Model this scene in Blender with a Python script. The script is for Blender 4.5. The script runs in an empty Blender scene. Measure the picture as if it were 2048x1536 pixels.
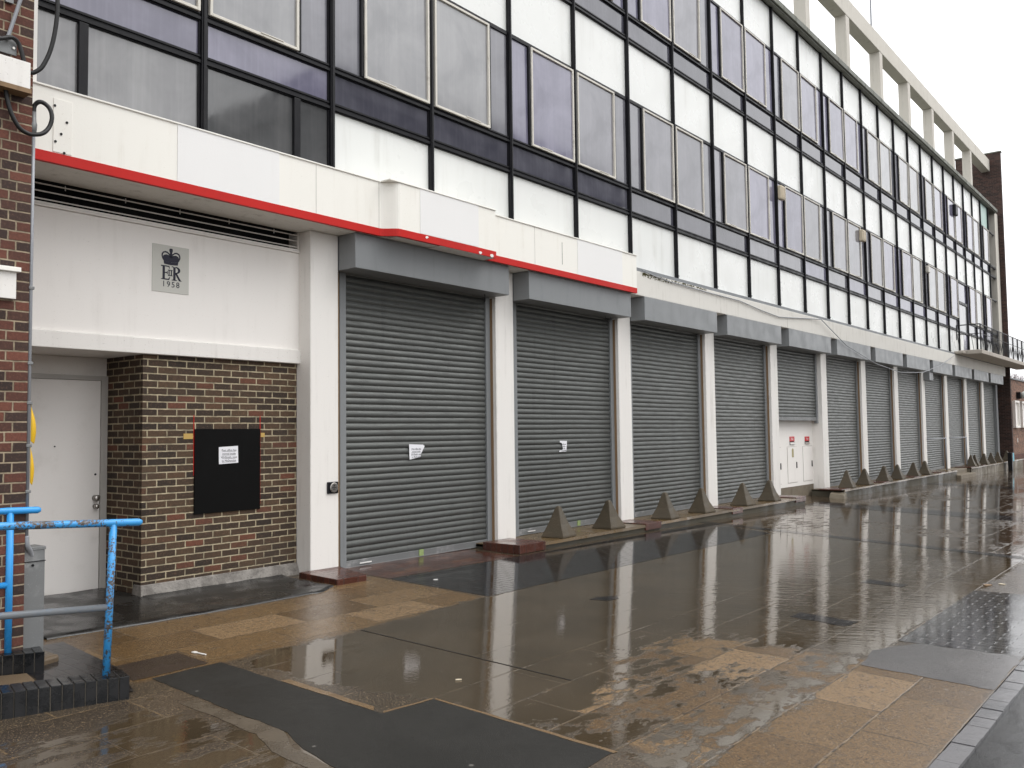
import bpy, bmesh, math, random
import numpy as np
from mathutils import Vector, Matrix, noise as mnoise

random.seed(7)
R = math.radians
scene = bpy.context.scene
COL = scene.collection

# ---------------------------------------------------------------- frame of reference
# s = along the facade, n = out of the facade towards the street, z = up  ->  world (s, -n, z)
def W(s, n, z): return Vector((s, -n, z))
def gz(s, n): return 0.053 - 0.008*s - 0.032*n          # the pavement drains away from the building
PITCH = 3.525
def pil(k): return 1.975 + PITCH*k                       # right edge of pillar k (front plane n = -0.2)

# ---------------------------------------------------------------- node helper
class NB:
    def __init__(self, name):
        self.mat = bpy.data.materials.new(name); self.mat.use_nodes = True
        self.t = self.mat.node_tree; self.t.nodes.clear()
        self.out = self.t.nodes.new('ShaderNodeOutputMaterial')
    def n(self, typ, ins=None, **props):
        nd = self.t.nodes.new(typ)
        for k, v in props.items(): setattr(nd, k, v)
        for k, v in (ins or {}).items():
            if isinstance(v, bpy.types.NodeSocket): self.t.links.new(v, nd.inputs[k])
            else: nd.inputs[k].default_value = v
        return nd
    def math(self, op, a, b=0.0, c=None, clamp=False):
        i = {0: a, 1: b}
        if c is not None: i[2] = c
        return self.n('ShaderNodeMath', i, operation=op, use_clamp=clamp).outputs[0]
    def mix(self, f, a, b, blend='MIX'):
        a = (*a, 1) if isinstance(a, tuple) and len(a) == 3 else a
        b = (*b, 1) if isinstance(b, tuple) and len(b) == 3 else b
        return self.n('ShaderNodeMix', {0: f, 6: a, 7: b}, data_type='RGBA', blend_type=blend).outputs[2]
    def obj(self): return self.n('ShaderNodeTexCoord').outputs['Object']
    def scale(self, v, x, y, z): return self.n('ShaderNodeVectorMath', {0: v, 1: (x, y, z)}, operation='MULTIPLY').outputs[0]
    def noise(self, v, sc, det=3.0, rough=.55, dist=0.0):
        return self.n('ShaderNodeTexNoise', {'Vector': v, 'Scale': sc, 'Detail': det, 'Roughness': rough, 'Distortion': dist}).outputs['Fac']
    def rng(self, v, a, b, c=0.0, d=1.0, smooth=True):
        return self.n('ShaderNodeMapRange', {0: v, 1: a, 2: b, 3: c, 4: d}, interpolation_type='SMOOTHSTEP' if smooth else 'LINEAR').outputs[0]
    def ramp(self, f, stops, mode='LINEAR'):
        nd = self.n('ShaderNodeValToRGB', {0: f}); cr = nd.color_ramp; cr.interpolation = mode
        while len(cr.elements) < len(stops): cr.elements.new(.5)
        for e, (p, c) in zip(cr.elements, stops): e.position = p; e.color = (*c, 1)
        return nd.outputs[0]
    def rand(self): return self.n('ShaderNodeObjectInfo').outputs['Random']
    def bump(self, h, dist, strength=1.0, normal=None):
        i = {'Height': h, 'Distance': dist, 'Strength': strength}
        if normal is not None: i['Normal'] = normal
        return self.n('ShaderNodeBump', i).outputs[0]
    def finish(self, col, rough=.5, metal=0.0, spec=.5, normal=None, **kw):
        i = {'Base Color': (*col, 1) if isinstance(col, tuple) and len(col) == 3 else col,
             'Roughness': rough, 'Metallic': metal, 'Specular IOR Level': spec}
        if normal is not None: i['Normal'] = normal
        i.update(kw)
        p = self.n('ShaderNodeBsdfPrincipled', i)
        self.t.links.new(p.outputs[0], self.out.inputs[0])
        return self.mat

def paint(name, col, rough=.6, dirt=(.35, .32, .27), amount=.25, streak=True, sc=1.0, spec=.4, metal=0.0, vary=0.0, bump=.0006, specks=1.2):
    b = NB(name); o = b.obj()
    v = b.scale(o, 9*sc, 9*sc, .7*sc) if streak else o
    n1 = b.noise(v, 1.0 if streak else 3*sc, 5, .6)
    n2 = b.noise(o, 2.2*sc, 4, .6)
    f = b.math('MULTIPLY', b.rng(n1, .48, .8), b.rng(n2, .35, .7))
    f = b.math('MULTIPLY', f, amount)
    c = b.mix(f, col, dirt)
    sp = b.rng(b.noise(o, 60*sc, 2), .68, .74, 0, min(1, amount*specks))
    c = b.mix(sp, c, dirt)
    if vary:
        c = b.mix(b.math('MULTIPLY', b.rand(), vary), c, tuple(x*.6 for x in col))
    nm = b.bump(b.noise(o, 45*sc, 4), bump)
    r = b.rng(n2, .3, .7, max(.05, rough-.1), rough+.1)
    return b.finish(c, r, metal, spec, nm)

def brickwork(name, w, h, mortar, stops, mcol, plane='wall', rough=.8, spec=.3, wob=.004, bumpd=.006, stain=None, stainamt=.0, offset=.5, rowmode=None):
    b = NB(name); o = b.obj()
    sx = b.n('ShaderNodeSeparateXYZ', {0: o})
    if plane == 'wall': u = b.math('ADD', sx.outputs[0], sx.outputs[1]); v = sx.outputs[2]
    elif plane == 'cross': u = sx.outputs[1]; v = sx.outputs[0]
    else: u = sx.outputs[0]; v = sx.outputs[1]
    wn = b.n('ShaderNodeTexNoise', {'Vector': o, 'Scale': 18.0, 'Detail': 3.0}).outputs['Fac']
    wn = b.math('MULTIPLY', b.math('SUBTRACT', wn, .5), wob*2)
    u = b.math('ADD', u, wn); v = b.math('ADD', v, wn)
    vr = b.math('DIVIDE', v, h); row = b.math('FLOOR', vr); fz = b.math('SUBTRACT', vr, row)
    off = b.math('MULTIPLY', b.math('FLOORED_MODULO', row, 2.0), offset)
    if rowmode == 'english':      # alternate rows of headers
        odd = b.math('FLOORED_MODULO', row, 2.0)
        ww = b.math('SUBTRACT', w, b.math('MULTIPLY', odd, w*.5))
        off = b.math('MULTIPLY', odd, .5)
    else: ww = w
    uc = b.math('ADD', b.math('DIVIDE', u, ww), off); cl = b.math('FLOOR', uc); fx = b.math('SUBTRACT', uc, cl)
    dx = b.math('MULTIPLY', b.math('MINIMUM', fx, b.math('SUBTRACT', 1.0, fx)), ww)
    dz = b.math('MULTIPLY', b.math('MINIMUM', fz, b.math('SUBTRACT', 1.0, fz)), h)
    d = b.math('MINIMUM', dx, dz)
    m = b.rng(d, mortar*.35, mortar*.75)                    # 0 in mortar, 1 on brick
    cell = b.n('ShaderNodeCombineXYZ', {0: cl, 1: row, 2: 0.0}).outputs[0]
    rnd = b.n('ShaderNodeTexWhiteNoise', {'Vector': cell}, noise_dimensions='3D').outputs['Value']
    c = b.ramp(rnd, stops)
    g = b.noise(o, 55, 4, .7)
    c = b.mix(b.rng(g, .45, .8, 0, .55), c, (.03, .025, .022))
    c = b.mix(b.rng(g, .5, .2, 0, .3), c, (.35, .2, .13))
    mc = b.mix(b.rng(b.noise(o, 12, 3), .35, .7), mcol, tuple(x*.55 for x in mcol))
    c = b.mix(m, mc, c)
    if stain: c = b.mix(b.rng(b.noise(o, 1.6, 4), .5, .75, 0, stainamt), c, stain)
    hgt = b.math('ADD', m, b.math('MULTIPLY', g, .25))
    nm = b.bump(hgt, bumpd)
    rr = rough if not isinstance(rough, tuple) else b.rng(b.noise(o, 2.5, 4), .35, .65, *rough)
    return b.finish(c, rr, 0, spec, nm)

MAT = {}
MAT['white'] = paint('white_masonry_paint', (.80, .775, .735), .65, (.30, .27, .23), .40)
MAT['whitewall'] = paint('white_render', (.85, .82, .78), .7, (.42, .38, .33), .22)
MAT['soffit'] = paint('soffit_paint', (.72, .69, .65), .7, (.3, .27, .23), .3, streak=False)
MAT['cream'] = paint('cream_panel', (.87, .85, .785), .45, (.5, .44, .34), .32)
MAT['coldwhite'] = paint('white_patch_panel', (.83, .822, .805), .4, (.55, .53, .5), .10)
MAT['spandrel'] = paint('white_spandrel', (.80, .81, .78), .32, (.46, .45, .40), .46, sc=.55, spec=.5, vary=.08, specks=.15)
MAT['red'] = paint('red_trim', (.52, .018, .014), .5, (.25, .02, .02), .4, streak=False, spec=.2)
MAT['boxgrey'] = paint('grey_powder_coat', (.225, .235, .24), .42, (.09, .095, .10), .45, vary=.18)
MAT['black'] = paint('black_paint', (.007, .007, .009), .42, (.06, .055, .05), .30, streak=False, sc=2, spec=.22)
MAT['blackrail'] = paint('black_iron', (.012, .012, .014), .5, (.05, .04, .03), .3)
MAT['sash'] = paint('worn_white_frame', (.66, .63, .56), .5, (.16, .13, .10), .55, streak=False, sc=3)
MAT['door'] = paint('white_door', (.80, .77, .735), .5, (.38, .34, .29), .35, streak=False, sc=1.2)
MAT['doorframe'] = paint('grey_door_frame', (.42, .40, .37), .55, (.18, .17, .15), .5)
MAT['concrete'] = paint('roof_concrete', (.56, .53, .47), .8, (.26, .25, .21), .55, bump=.002)
MAT['band'] = paint('concrete_band', (.70, .68, .63), .75, (.22, .20, .14), .55, bump=.001)
MAT['slab'] = paint('balcony_concrete', (.44, .40, .35), .85, (.13, .12, .09), .7, bump=.003)
MAT['gutter'] = paint('mossy_lead_gutter', (.17, .175, .15), .7, (.08, .10, .05), .8, streak=False)
MAT['flash'] = paint('lead_flashing', (.20, .21, .22), .55, (.10, .10, .09), .6, streak=False)
MAT['wood'] = paint('weathered_wood', (.24, .155, .085), .75, (.09, .06, .04), .7)
MAT['galv'] = paint('galvanised_steel', (.20, .205, .205), .5, (.42, .42, .415), 1.0, streak=False, sc=2, metal=.35)
MAT['conduit'] = paint('grey_conduit', (.30, .31, .33), .5, (.14, .14, .14), .4, metal=.2)
MAT['rubber'] = paint('black_cable', (.010, .010, .010), .45, (.06, .06, .06), .3, streak=False)
MAT['boardblack'] = paint('black_board', (.003, .003, .003), .6, (.012, .012, .012), .3, streak=False, spec=.12)
MAT['paper'] = paint('paper', (.80, .80, .83), .7, (.6, .6, .62), .2, streak=False, sc=6)
MAT['ink'] = paint('ink', (.03, .03, .04), .7, (.05, .05, .05), .1, streak=False)
MAT['cypher'] = paint('navy_black_enamel', (.012, .012, .028), .5, (.03, .03, .05), .2, streak=False)
MAT['plaque'] = paint('grey_plaque', (.55, .545, .50), .6, (.42, .40, .36), .2, streak=False)
MAT['yellow'] = paint('yellow_plastic', (.72, .44, .02), .4, (.4, .22, .02), .3)
MAT['steel'] = paint('brushed_steel', (.45, .43, .40), .3, (.2, .2, .2), .2, streak=False, metal=.9)
MAT['beige'] = paint('beige_plastic', (.62, .54, .40), .5, (.35, .28, .2), .4)
MAT['beigeface'] = paint('beige_face', (.44, .36, .24), .5, (.3, .24, .16), .4)
MAT['teal'] = paint('pale_blue_panel', (.12, .42, .52), .5, (.4, .5, .5), .4, streak=False, sc=6)
MAT['dark'] = paint('dark_void', (.006, .006, .006), .9, (.02, .02, .02), .1, streak=False)
MAT['redplate'] = paint('red_plate', (.55, .02, .03), .35, (.3, .02, .02), .2, streak=False)
MAT['brass'] = paint('dull_brass', (.35, .30, .14), .4, (.2, .16, .08), .4, streak=False, metal=.5)
MAT['copper'] = paint('green_panel', (.38, .52, .47), .5, (.12, .2, .18), .3)
MAT['greensticker'] = paint('green_sticker', (.26, .34, .13), .5, (.6, .62, .5), .8, streak=False, sc=14)
MAT['stone'] = paint('pale_stone', (.18, .15, .11), .7, (.07, .058, .04), .8, streak=False, sc=2, bump=.004)
MAT['bark'] = paint('bark', (.14, .10, .09), .9, (.07, .05, .05), .5)
MAT['twig'] = paint('twigs', (.20, .14, .14), .9, (.12, .08, .08), .5)
MAT['glasslamp'] = paint('lamp_glass', (.55, .58, .55), .25, (.3, .3, .3), .3, streak=False)
MAT['white_scrap'] = paint('white_scrap', (.78, .77, .74), .5, (.5, .48, .44), .2, streak=False)

def metal_slats():
    b = NB('galvanised_slats'); o = b.obj()
    n1 = b.noise(b.scale(o, 1, 1, 8), 3.0, 5, .65)
    n2 = b.noise(o, 40, 3)
    c = b.mix(b.rng(n1, .35, .72), b.mix(b.rand(), (.152, .158, .150), (.116, .122, .116)), (.108, .112, .107))
    c = b.mix(b.rng(n2, .55, .75, 0, .4), c, (.175, .18, .176))
    sc = b.rng(b.noise(b.scale(o, 30, 30, 55), 1.0, 3, .7), .70, .76, 0, .35)
    c = b.mix(sc, c, (.42, .43, .42))
    rl = b.n('ShaderNodeVectorMath', {0: o, 1: b.n('ShaderNodeCombineXYZ', {0: b.math('MULTIPLY', b.rand(), 37.0)}).outputs[0]}, operation='ADD').outputs[0]
    ru = b.rng(b.noise(b.scale(rl, .6, 1, 4), 3.0, 5, .65), .58, .78, 0, .6)
    c = b.mix(ru, c, (.085, .070, .055))
    dr = b.rng(b.noise(b.scale(rl, 7, 7, .35), 1.0, 4, .6), .55, .75, 0, .45)
    c = b.mix(dr, c, (.07, .072, .070))
    return b.finish(c, b.rng(n1, .3, .7, .38, .54), .62, .4, b.bump(n2, .0004))
MAT['slats'] = metal_slats()

def glass(name, base, sky_haze, rough):  # colours blend a dusty film with a painted soft sky reflection
    b = NB(name); o = b.obj()
    st = b.noise(b.scale(o, 14, 14, .5), 1.0, 5, .6)
    cl = b.noise(o, 1.1, 4, .6, .4)
    f = b.math('ADD', b.math('MULTIPLY', b.rng(st, .4, .75), .30), b.math('MULTIPLY', b.rng(cl, .34, .66), .70))
    c = b.mix(f, base, sky_haze)
    c = b.mix(b.math('MULTIPLY', b.rand(), .35), c, tuple(x*.6 for x in base))
    r = b.math('ADD', rough, b.math('MULTIPLY', f, .10))
    nm = b.bump(b.noise(o, 1.3, 2), .0014)
    return b.finish(c, r, 0, .5, nm, IOR=1.75)
MAT['glass'] = [glass('sky_hazed_lavender_glass', (.142, .137, .195), (.27, .26, .34), .05),
                glass('sky_hazed_grey_glass', (.158, .158, .178), (.27, .268, .295), .06),
                glass('pale_dusty_sky_glass', (.215, .217, .225), (.345, .345, .35), .09)]
MAT['lowglass'] = glass('dark_lavender_glass', (.060, .060, .078), (.125, .124, .150), .02)
MAT['clearglass'] = glass('grimy_clear_glass', (.17, .17, .175), (.30, .30, .30), .04)
MAT['sillyglass'] = glass('dim_clear_glass', (.072, .074, .076), (.125, .125, .125), .02)

MAT['brick_brown'] = brickwork('brown_multi_brick', .225, .075, .013,
    [(0, (.034, .025, .019)), (.35, (.056, .037, .025)), (.65, (.080, .050, .031)), (.90, (.098, .061, .035)), (.95, (.12, .050, .031)), (1, (.15, .056, .034))],
    (.47, .40, .27), stain=(.06, .05, .04), stainamt=.35)
MAT['brick_red'] = brickwork('red_multi_brick', .225, .075, .011,
    [(0, (.034, .022, .019)), (.34, (.058, .033, .027)), (.5, (.090, .037, .027)), (.8, (.120, .043, .030)), (1, (.165, .060, .040))],
    (.36, .29, .20), stain=(.05, .035, .03), stainamt=.25, rowmode='english')
MAT['brick_dark'] = brickwork('dark_purple_brick', .225, .075, .010,
    [(0, (.030, .020, .018)), (.5, (.050, .030, .026)), (1, (.080, .042, .034))], (.10, .08, .07))
MAT['brick_far'] = brickwork('far_red_brick', .225, .075, .014,
    [(0, (.10, .055, .04)), (.5, (.19, .095, .062)), (1, (.28, .14, .09))], (.22, .17, .13))
MAT['brick_plinth'] = brickwork('far_plinth_brick', .225, .075, .010,
    [(0, (.07, .028, .022)), (1, (.12, .045, .032))], (.09, .06, .05))
def pavers(name, mortar): return brickwork(name, .215, .105, .012,
    [(0, (.004, .005, .006)), (.6, (.007, .008, .010)), (1, (.014, .016, .018))], mortar, plane='cross', rough=(.02, .12), spec=.27, bumpd=.0009)
MAT['paver_dark'] = pavers('wet_blue_pavers', (.028, .027, .026)); MAT['paver_road'] = pavers('wet_blue_pavers_sky_joints', (.11, .107, .105))  # pale joint colour paints the sky mirrored in water between pavers
MAT['paver_red'] = brickwork('wet_red_pavers', .215, .105, .008,
    [(0, (.045, .016, .011)), (.6, (.072, .024, .015)), (1, (.12, .046, .02))], (.025, .018, .015), plane='floor', rough=(.06, .25), spec=.55, bumpd=.002)
MAT['kerbbrick'] = brickwork('blue_kerb_brick', .112, .6, .010,
    [(0, (.012, .013, .015)), (.6, (.019, .020, .022)), (1, (.030, .030, .031))], (.055, .05, .043), plane='floor', rough=.28, spec=.5, bumpd=.003, offset=0.0)
MAT['padred'] = brickwork('red_pad_brick', .215, .105, .008,
    [(0, (.060, .020, .014)), (1, (.105, .034, .022))], (.045, .03, .024), plane='floor', rough=(.12, .35), spec=.5, bumpd=.002)

def wet(name, base, alt, speck, rough=(.08, .3), gr=180.0, bumpd=.0012, spec=.5, big=1.2, gum=False):
    b = NB(name); o = b.obj()
    n1 = b.noise(o, big, 5, .6); n2 = b.noise(o, gr, 2, .6); n3 = b.noise(o, 9, 4, .6)
    c = b.mix(b.rng(n1, .32, .68), base, alt)
    c = b.mix(b.rng(n2, .56, .74, 0, .6), c, speck)
    c = b.mix(b.rng(n3, .55, .8, 0, .4), c, tuple(x*.45 for x in base))
    c = b.mix(b.math('MULTIPLY', b.rand(), .35), c, tuple(x*.6 for x in base))
    if gum:
        vo = b.n('ShaderNodeTexVoronoi', {'Vector': o, 'Scale': 4.5, 'Randomness': 1.0})
        g = b.math('MULTIPLY', b.rng(vo.outputs['Distance'], .06, .085, 1, 0), b.math('GREATER_THAN', b.n('ShaderNodeSeparateColor', {0: vo.outputs['Color']}).outputs[0], .45))
        c = b.mix(b.math('MULTIPLY', g, .55), c, (.19, .18, .165))
    r = b.rng(n1, .35, .62, *rough)
    nm = b.bump(n2, bumpd, 1.0, b.bump(n3, .002))
    return b.finish(c, r, 0, spec, nm)
MAT['asphalt'] = wet('wet_asphalt_patch', (.019, .0185, .0165), (.028, .027, .024), (.06, .056, .05), (.32, .5), 150, .003, spec=.2, gum=True)
MAT['road'] = wet('wet_road', (.007, .007, .0075), (.014, .0135, .0135), (.03, .03, .03), (.01, .25), 140, .0006, big=3.0, spec=.3)
MAT['mat'] = wet('bitumen_sheet', (.007, .007, .0075), (.020, .0195, .018), (.03, .03, .028), (.10, .40), 120, .0012, big=2.5)
MAT['greycement'] = wet('wet_cement_patch', (.070, .066, .066), (.095, .088, .085), (.12, .11, .10), (.06, .22), 150, .0008)
MAT['brownslab'] = wet('wet_brown_slab', (.030, .020, .014), (.040, .027, .019), (.06, .045, .035), (.15, .32), 150, .002, spec=.4)
MAT['rampslab'] = wet('ramp_concrete', (.085, .062, .038), (.15, .105, .062), (.2, .16, .11), (.2, .45), 150, .002)
MAT['rampslab_dark'] = wet('wet_grey_slab', (.066, .052, .036), (.095, .075, .052), (.15, .12, .08), (.15, .4), 100, .002, big=5)
MAT['goldstone'] = wet('wet_gold_stone', (.19, .12, .058), (.13, .083, .040), (.28, .2, .12), (.2, .4), 90, .002, big=6)
MAT['sett'] = wet('granite_sett', (.10, .10, .105), (.15, .145, .15), (.2, .2, .2), (.04, .2), 120, .001)
MAT['plinth'] = wet('mossy_plinth_side', (.050, .046, .034), (.085, .075, .052), (.13, .11, .08), (.35, .7), 70, .005, spec=.35)
MAT['plinthtop'] = wet('wet_plinth_top', (.15, .098, .045), (.090, .065, .036), (.22, .16, .09), (.12, .4), 120, .002)
MAT['plinthpale'] = wet('pale_plinth_side', (.19, .16, .115), (.11, .095, .07), (.26, .22, .16), (.4, .7), 60, .004, spec=.3)
MAT['cone'] = wet('cast_concrete', (.068, .055, .036), (.090, .071, .047), (.16, .135, .095), (.5, .75), 60, .005, spec=.35, big=4)
MAT['cementskirt'] = wet('cement_fillet', (.27, .25, .225), (.13, .118, .105), (.045, .04, .036), (.35, .6), 38, .008, spec=.35, big=7)

def blue_rail():
    b = NB('flaking_blue_paint'); o = b.obj()
    n1 = b.noise(o, 7, 6, .75); n2 = b.noise(o, 60, 4, .7)
    f = b.math('ADD', b.math('MULTIPLY', n1, .6), b.math('MULTIPLY', n2, .4))
    worn = b.rng(f, .495, .53)
    c = b.mix(b.rng(n2, .3, .7), (.035, .27, .62), (.05, .33, .68))
    m = b.mix(b.rng(n2, .4, .6), (.16, .16, .165), (.06, .045, .035))
    c = b.mix(worn, c, m)
    return b.finish(c, b.rng(worn, 0, 1, .28, .5), 0, .5, b.bump(b.math('SUBTRACT', 1.0, worn), .0006))
MAT['blue'] = blue_rail()
MAT['worn'] = paint('worn_blue_steel', (.22, .235, .25), .4, (.04, .18, .40), .9, streak=False, sc=2.5, metal=.3)
MAT['cleanblue'] = paint('fresh_blue_paint', (.035, .30, .70), .3, (.12, .2, .3), .3, streak=False, sc=3)

def pavement_mat():
    b = NB('wet_paving_slabs'); o = b.n('ShaderNodeNewGeometry').outputs['Position']
    sx = b.n('ShaderNodeSeparateXYZ', {0: o}); u = sx.outputs[0]; v = sx.outputs[1]
    film0 = b.n('ShaderNodeAttribute', attribute_name='film').outputs['Fac']
    gold0 = b.n('ShaderNodeAttribute', attribute_name='gold').outputs['Fac']
    wn = b.math('MULTIPLY', b.math('SUBTRACT', b.noise(o, 7, 4), .5), .018)
    h, w = .485, .90
    vr = b.math('DIVIDE', b.math('ADD', b.math('ADD', v, 7.01), wn), h); row = b.math('FLOOR', vr); fz = b.math('SUBTRACT', vr, row)
    off = b.math('MULTIPLY', b.math('FLOORED_MODULO', row, 2.0), .5)
    uc = b.math('ADD', b.math('DIVIDE', b.math('ADD', b.math('ADD', u, .45), wn), w), off); cl = b.math('FLOOR', uc); fx = b.math('SUBTRACT', uc, cl)
    dx = b.math('MULTIPLY', b.math('MINIMUM', fx, b.math('SUBTRACT', 1.0, fx)), w)
    dz = b.math('MULTIPLY', b.math('MINIMUM', fz, b.math('SUBTRACT', 1.0, fz)), h)
    d = b.math('MINIMUM', dx, dz)
    joint = b.rng(d, .004, .010, 1, 0)
    cell = b.n('ShaderNodeCombineXYZ', {0: cl, 1: row, 2: 0.0}).outputs[0]
    rnd = b.n('ShaderNodeTexWhiteNoise', {'Vector': cell}, noise_dimensions='3D').outputs['Value']
    nbig = b.noise(o, 1.3, 5, .62); nmid = b.noise(o, 6, 5, .65); ngr = b.noise(o, 170, 2, .6); ngr2 = b.noise(o, 60, 3, .6)
    edge = b.noise(b.scale(o, 1.6, 3.2, 1), 2.0, 6, .65)
    film = b.rng(b.math('ADD', film0, b.math('MULTIPLY', b.math('SUBTRACT', edge, .5), .9)), .46, .54)
    gold = b.rng(b.math('ADD', gold0, b.math('MULTIPLY', b.math('SUBTRACT', nbig, .5), .7)), .35, .65)
    # bare slabs
    dry = b.ramp(rnd, [(0, (.088, .049, .017)), (.45, (.120, .069, .026)), (.8, (.155, .093, .038)), (1, (.235, .152, .078))])
    dark = b.ramp(rnd, [(0, (.045, .034, .024)), (.5, (.060, .046, .031)), (1, (.075, .056, .038))])
    c = b.mix(gold, dark, dry)
    c = b.mix(b.rng(nmid, .5, .75, 0, .55), c, (.060, .046, .032))
    nsp = b.noise(o, 95, 3, .7); nbl = b.noise(o, 22, 6, .72)
    c = b.mix(b.rng(nbl, .46, .66, 0, .75), c, b.mix(.5, c, (.022, .015, .010)))
    c = b.mix(b.rng(nsp, .55, .68, 0, .75), c, (.31, .225, .135))
    c = b.mix(b.rng(ngr2, .50, .68, 0, .65), c, (.030, .021, .014))
    # silty water film
    fc = b.mix(b.rng(nbig, .3, .7), (.044, .031, .017), (.064, .046, .027))
    fc = b.mix(b.rng(ngr, .6, .75, 0, .25), fc, (.15, .13, .10))
    fc = b.mix(b.rng(sx.outputs[0], 9.6, 10.0), fc, b.mix(.5, fc, (.075, .052, .036)))
    c = b.mix(film, c, fc)
    jc = b.mix(b.rng(nmid, .42, .58), (.020, .015, .011), (.15, .105, .058))
    jf = b.math('MULTIPLY', joint, b.rng(film, 0, 1, .9, .55))
    jf = b.math('MULTIPLY', jf, b.rng(nmid, .25, .5, .3, 1))
    plain = b.math('MULTIPLY', b.math('MULTIPLY', b.rng(v, -4.25, -3.9), b.rng(u, 9.6, 9.8, 1, 0)), b.rng(u, -1.1, -.9))
    jf = b.math('MULTIPLY', jf, b.math('SUBTRACT', 1.0, b.math('MULTIPLY', b.math('MULTIPLY', plain, film), .85)))
    c = b.mix(jf, c, jc)
    # chewing gum spots
    vo = b.n('ShaderNodeTexVoronoi', {'Vector': o, 'Scale': 3.2, 'Randomness': 1.0})
    gum = b.math('MULTIPLY', b.rng(vo.outputs['Distance'], .045, .06, 1, 0), b.math('GREATER_THAN', b.n('ShaderNodeSeparateColor', {0: vo.outputs['Color']}).outputs[0], .55))
    c = b.mix(b.math('MULTIPLY', gum, .5), c, (.20, .185, .16))
    rough = b.mix(film, b.ramp(nmid, [(.3, (.09,)*3), (.7, (.30,)*3)]), b.ramp(nbig, [(.3, (.004,)*3), (.7, (.015,)*3)]))
    # surface relief: grain on the slabs, fine ripples on the film
    fm = b.math('SUBTRACT', 1.0, film)
    grain = b.math('MULTIPLY', b.math('ADD', ngr, b.math('MULTIPLY', ngr2, 1.2)), b.math('ADD', b.math('MULTIPLY', fm, 1.0), .005))
    grain = b.math('SUBTRACT', grain, b.math('MULTIPLY', jf, 1.6))
    n1 = b.bump(grain, .0013)
    rip = b.noise(b.scale(o, 1.0, 1.0, 1), 24, 4, .62)
    rip2 = b.noise(b.scale(b.n('ShaderNodeMapping', {'Vector': o, 'Rotation': (0, 0, R(-35))}).outputs[0], 2.2, .55, 1), 5.5, 3, .6)
    wind = b.n('ShaderNodeAttribute', attribute_name='wind').outputs['Fac']
    patchy = b.rng(b.noise(o, .9, 3), .35, .6, .45, 1.3)
    rip = b.math('MULTIPLY', rip, patchy)
    hh = b.math('ADD', b.math('MULTIPLY', rip, .45), b.math('MULTIPLY', b.math('MULTIPLY', rip2, wind), 3.6))
    n2 = b.bump(hh, .0011, 1.0, n1)
    return b.finish(c, rough, 0, .55, n2, IOR=b.rng(film, 0, 1, 1.38, 2.1), **{'Specular Tint': b.mix(film, (1, 1, 1), (1, .955, .89))})
MAT['pavement'] = pavement_mat()

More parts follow.
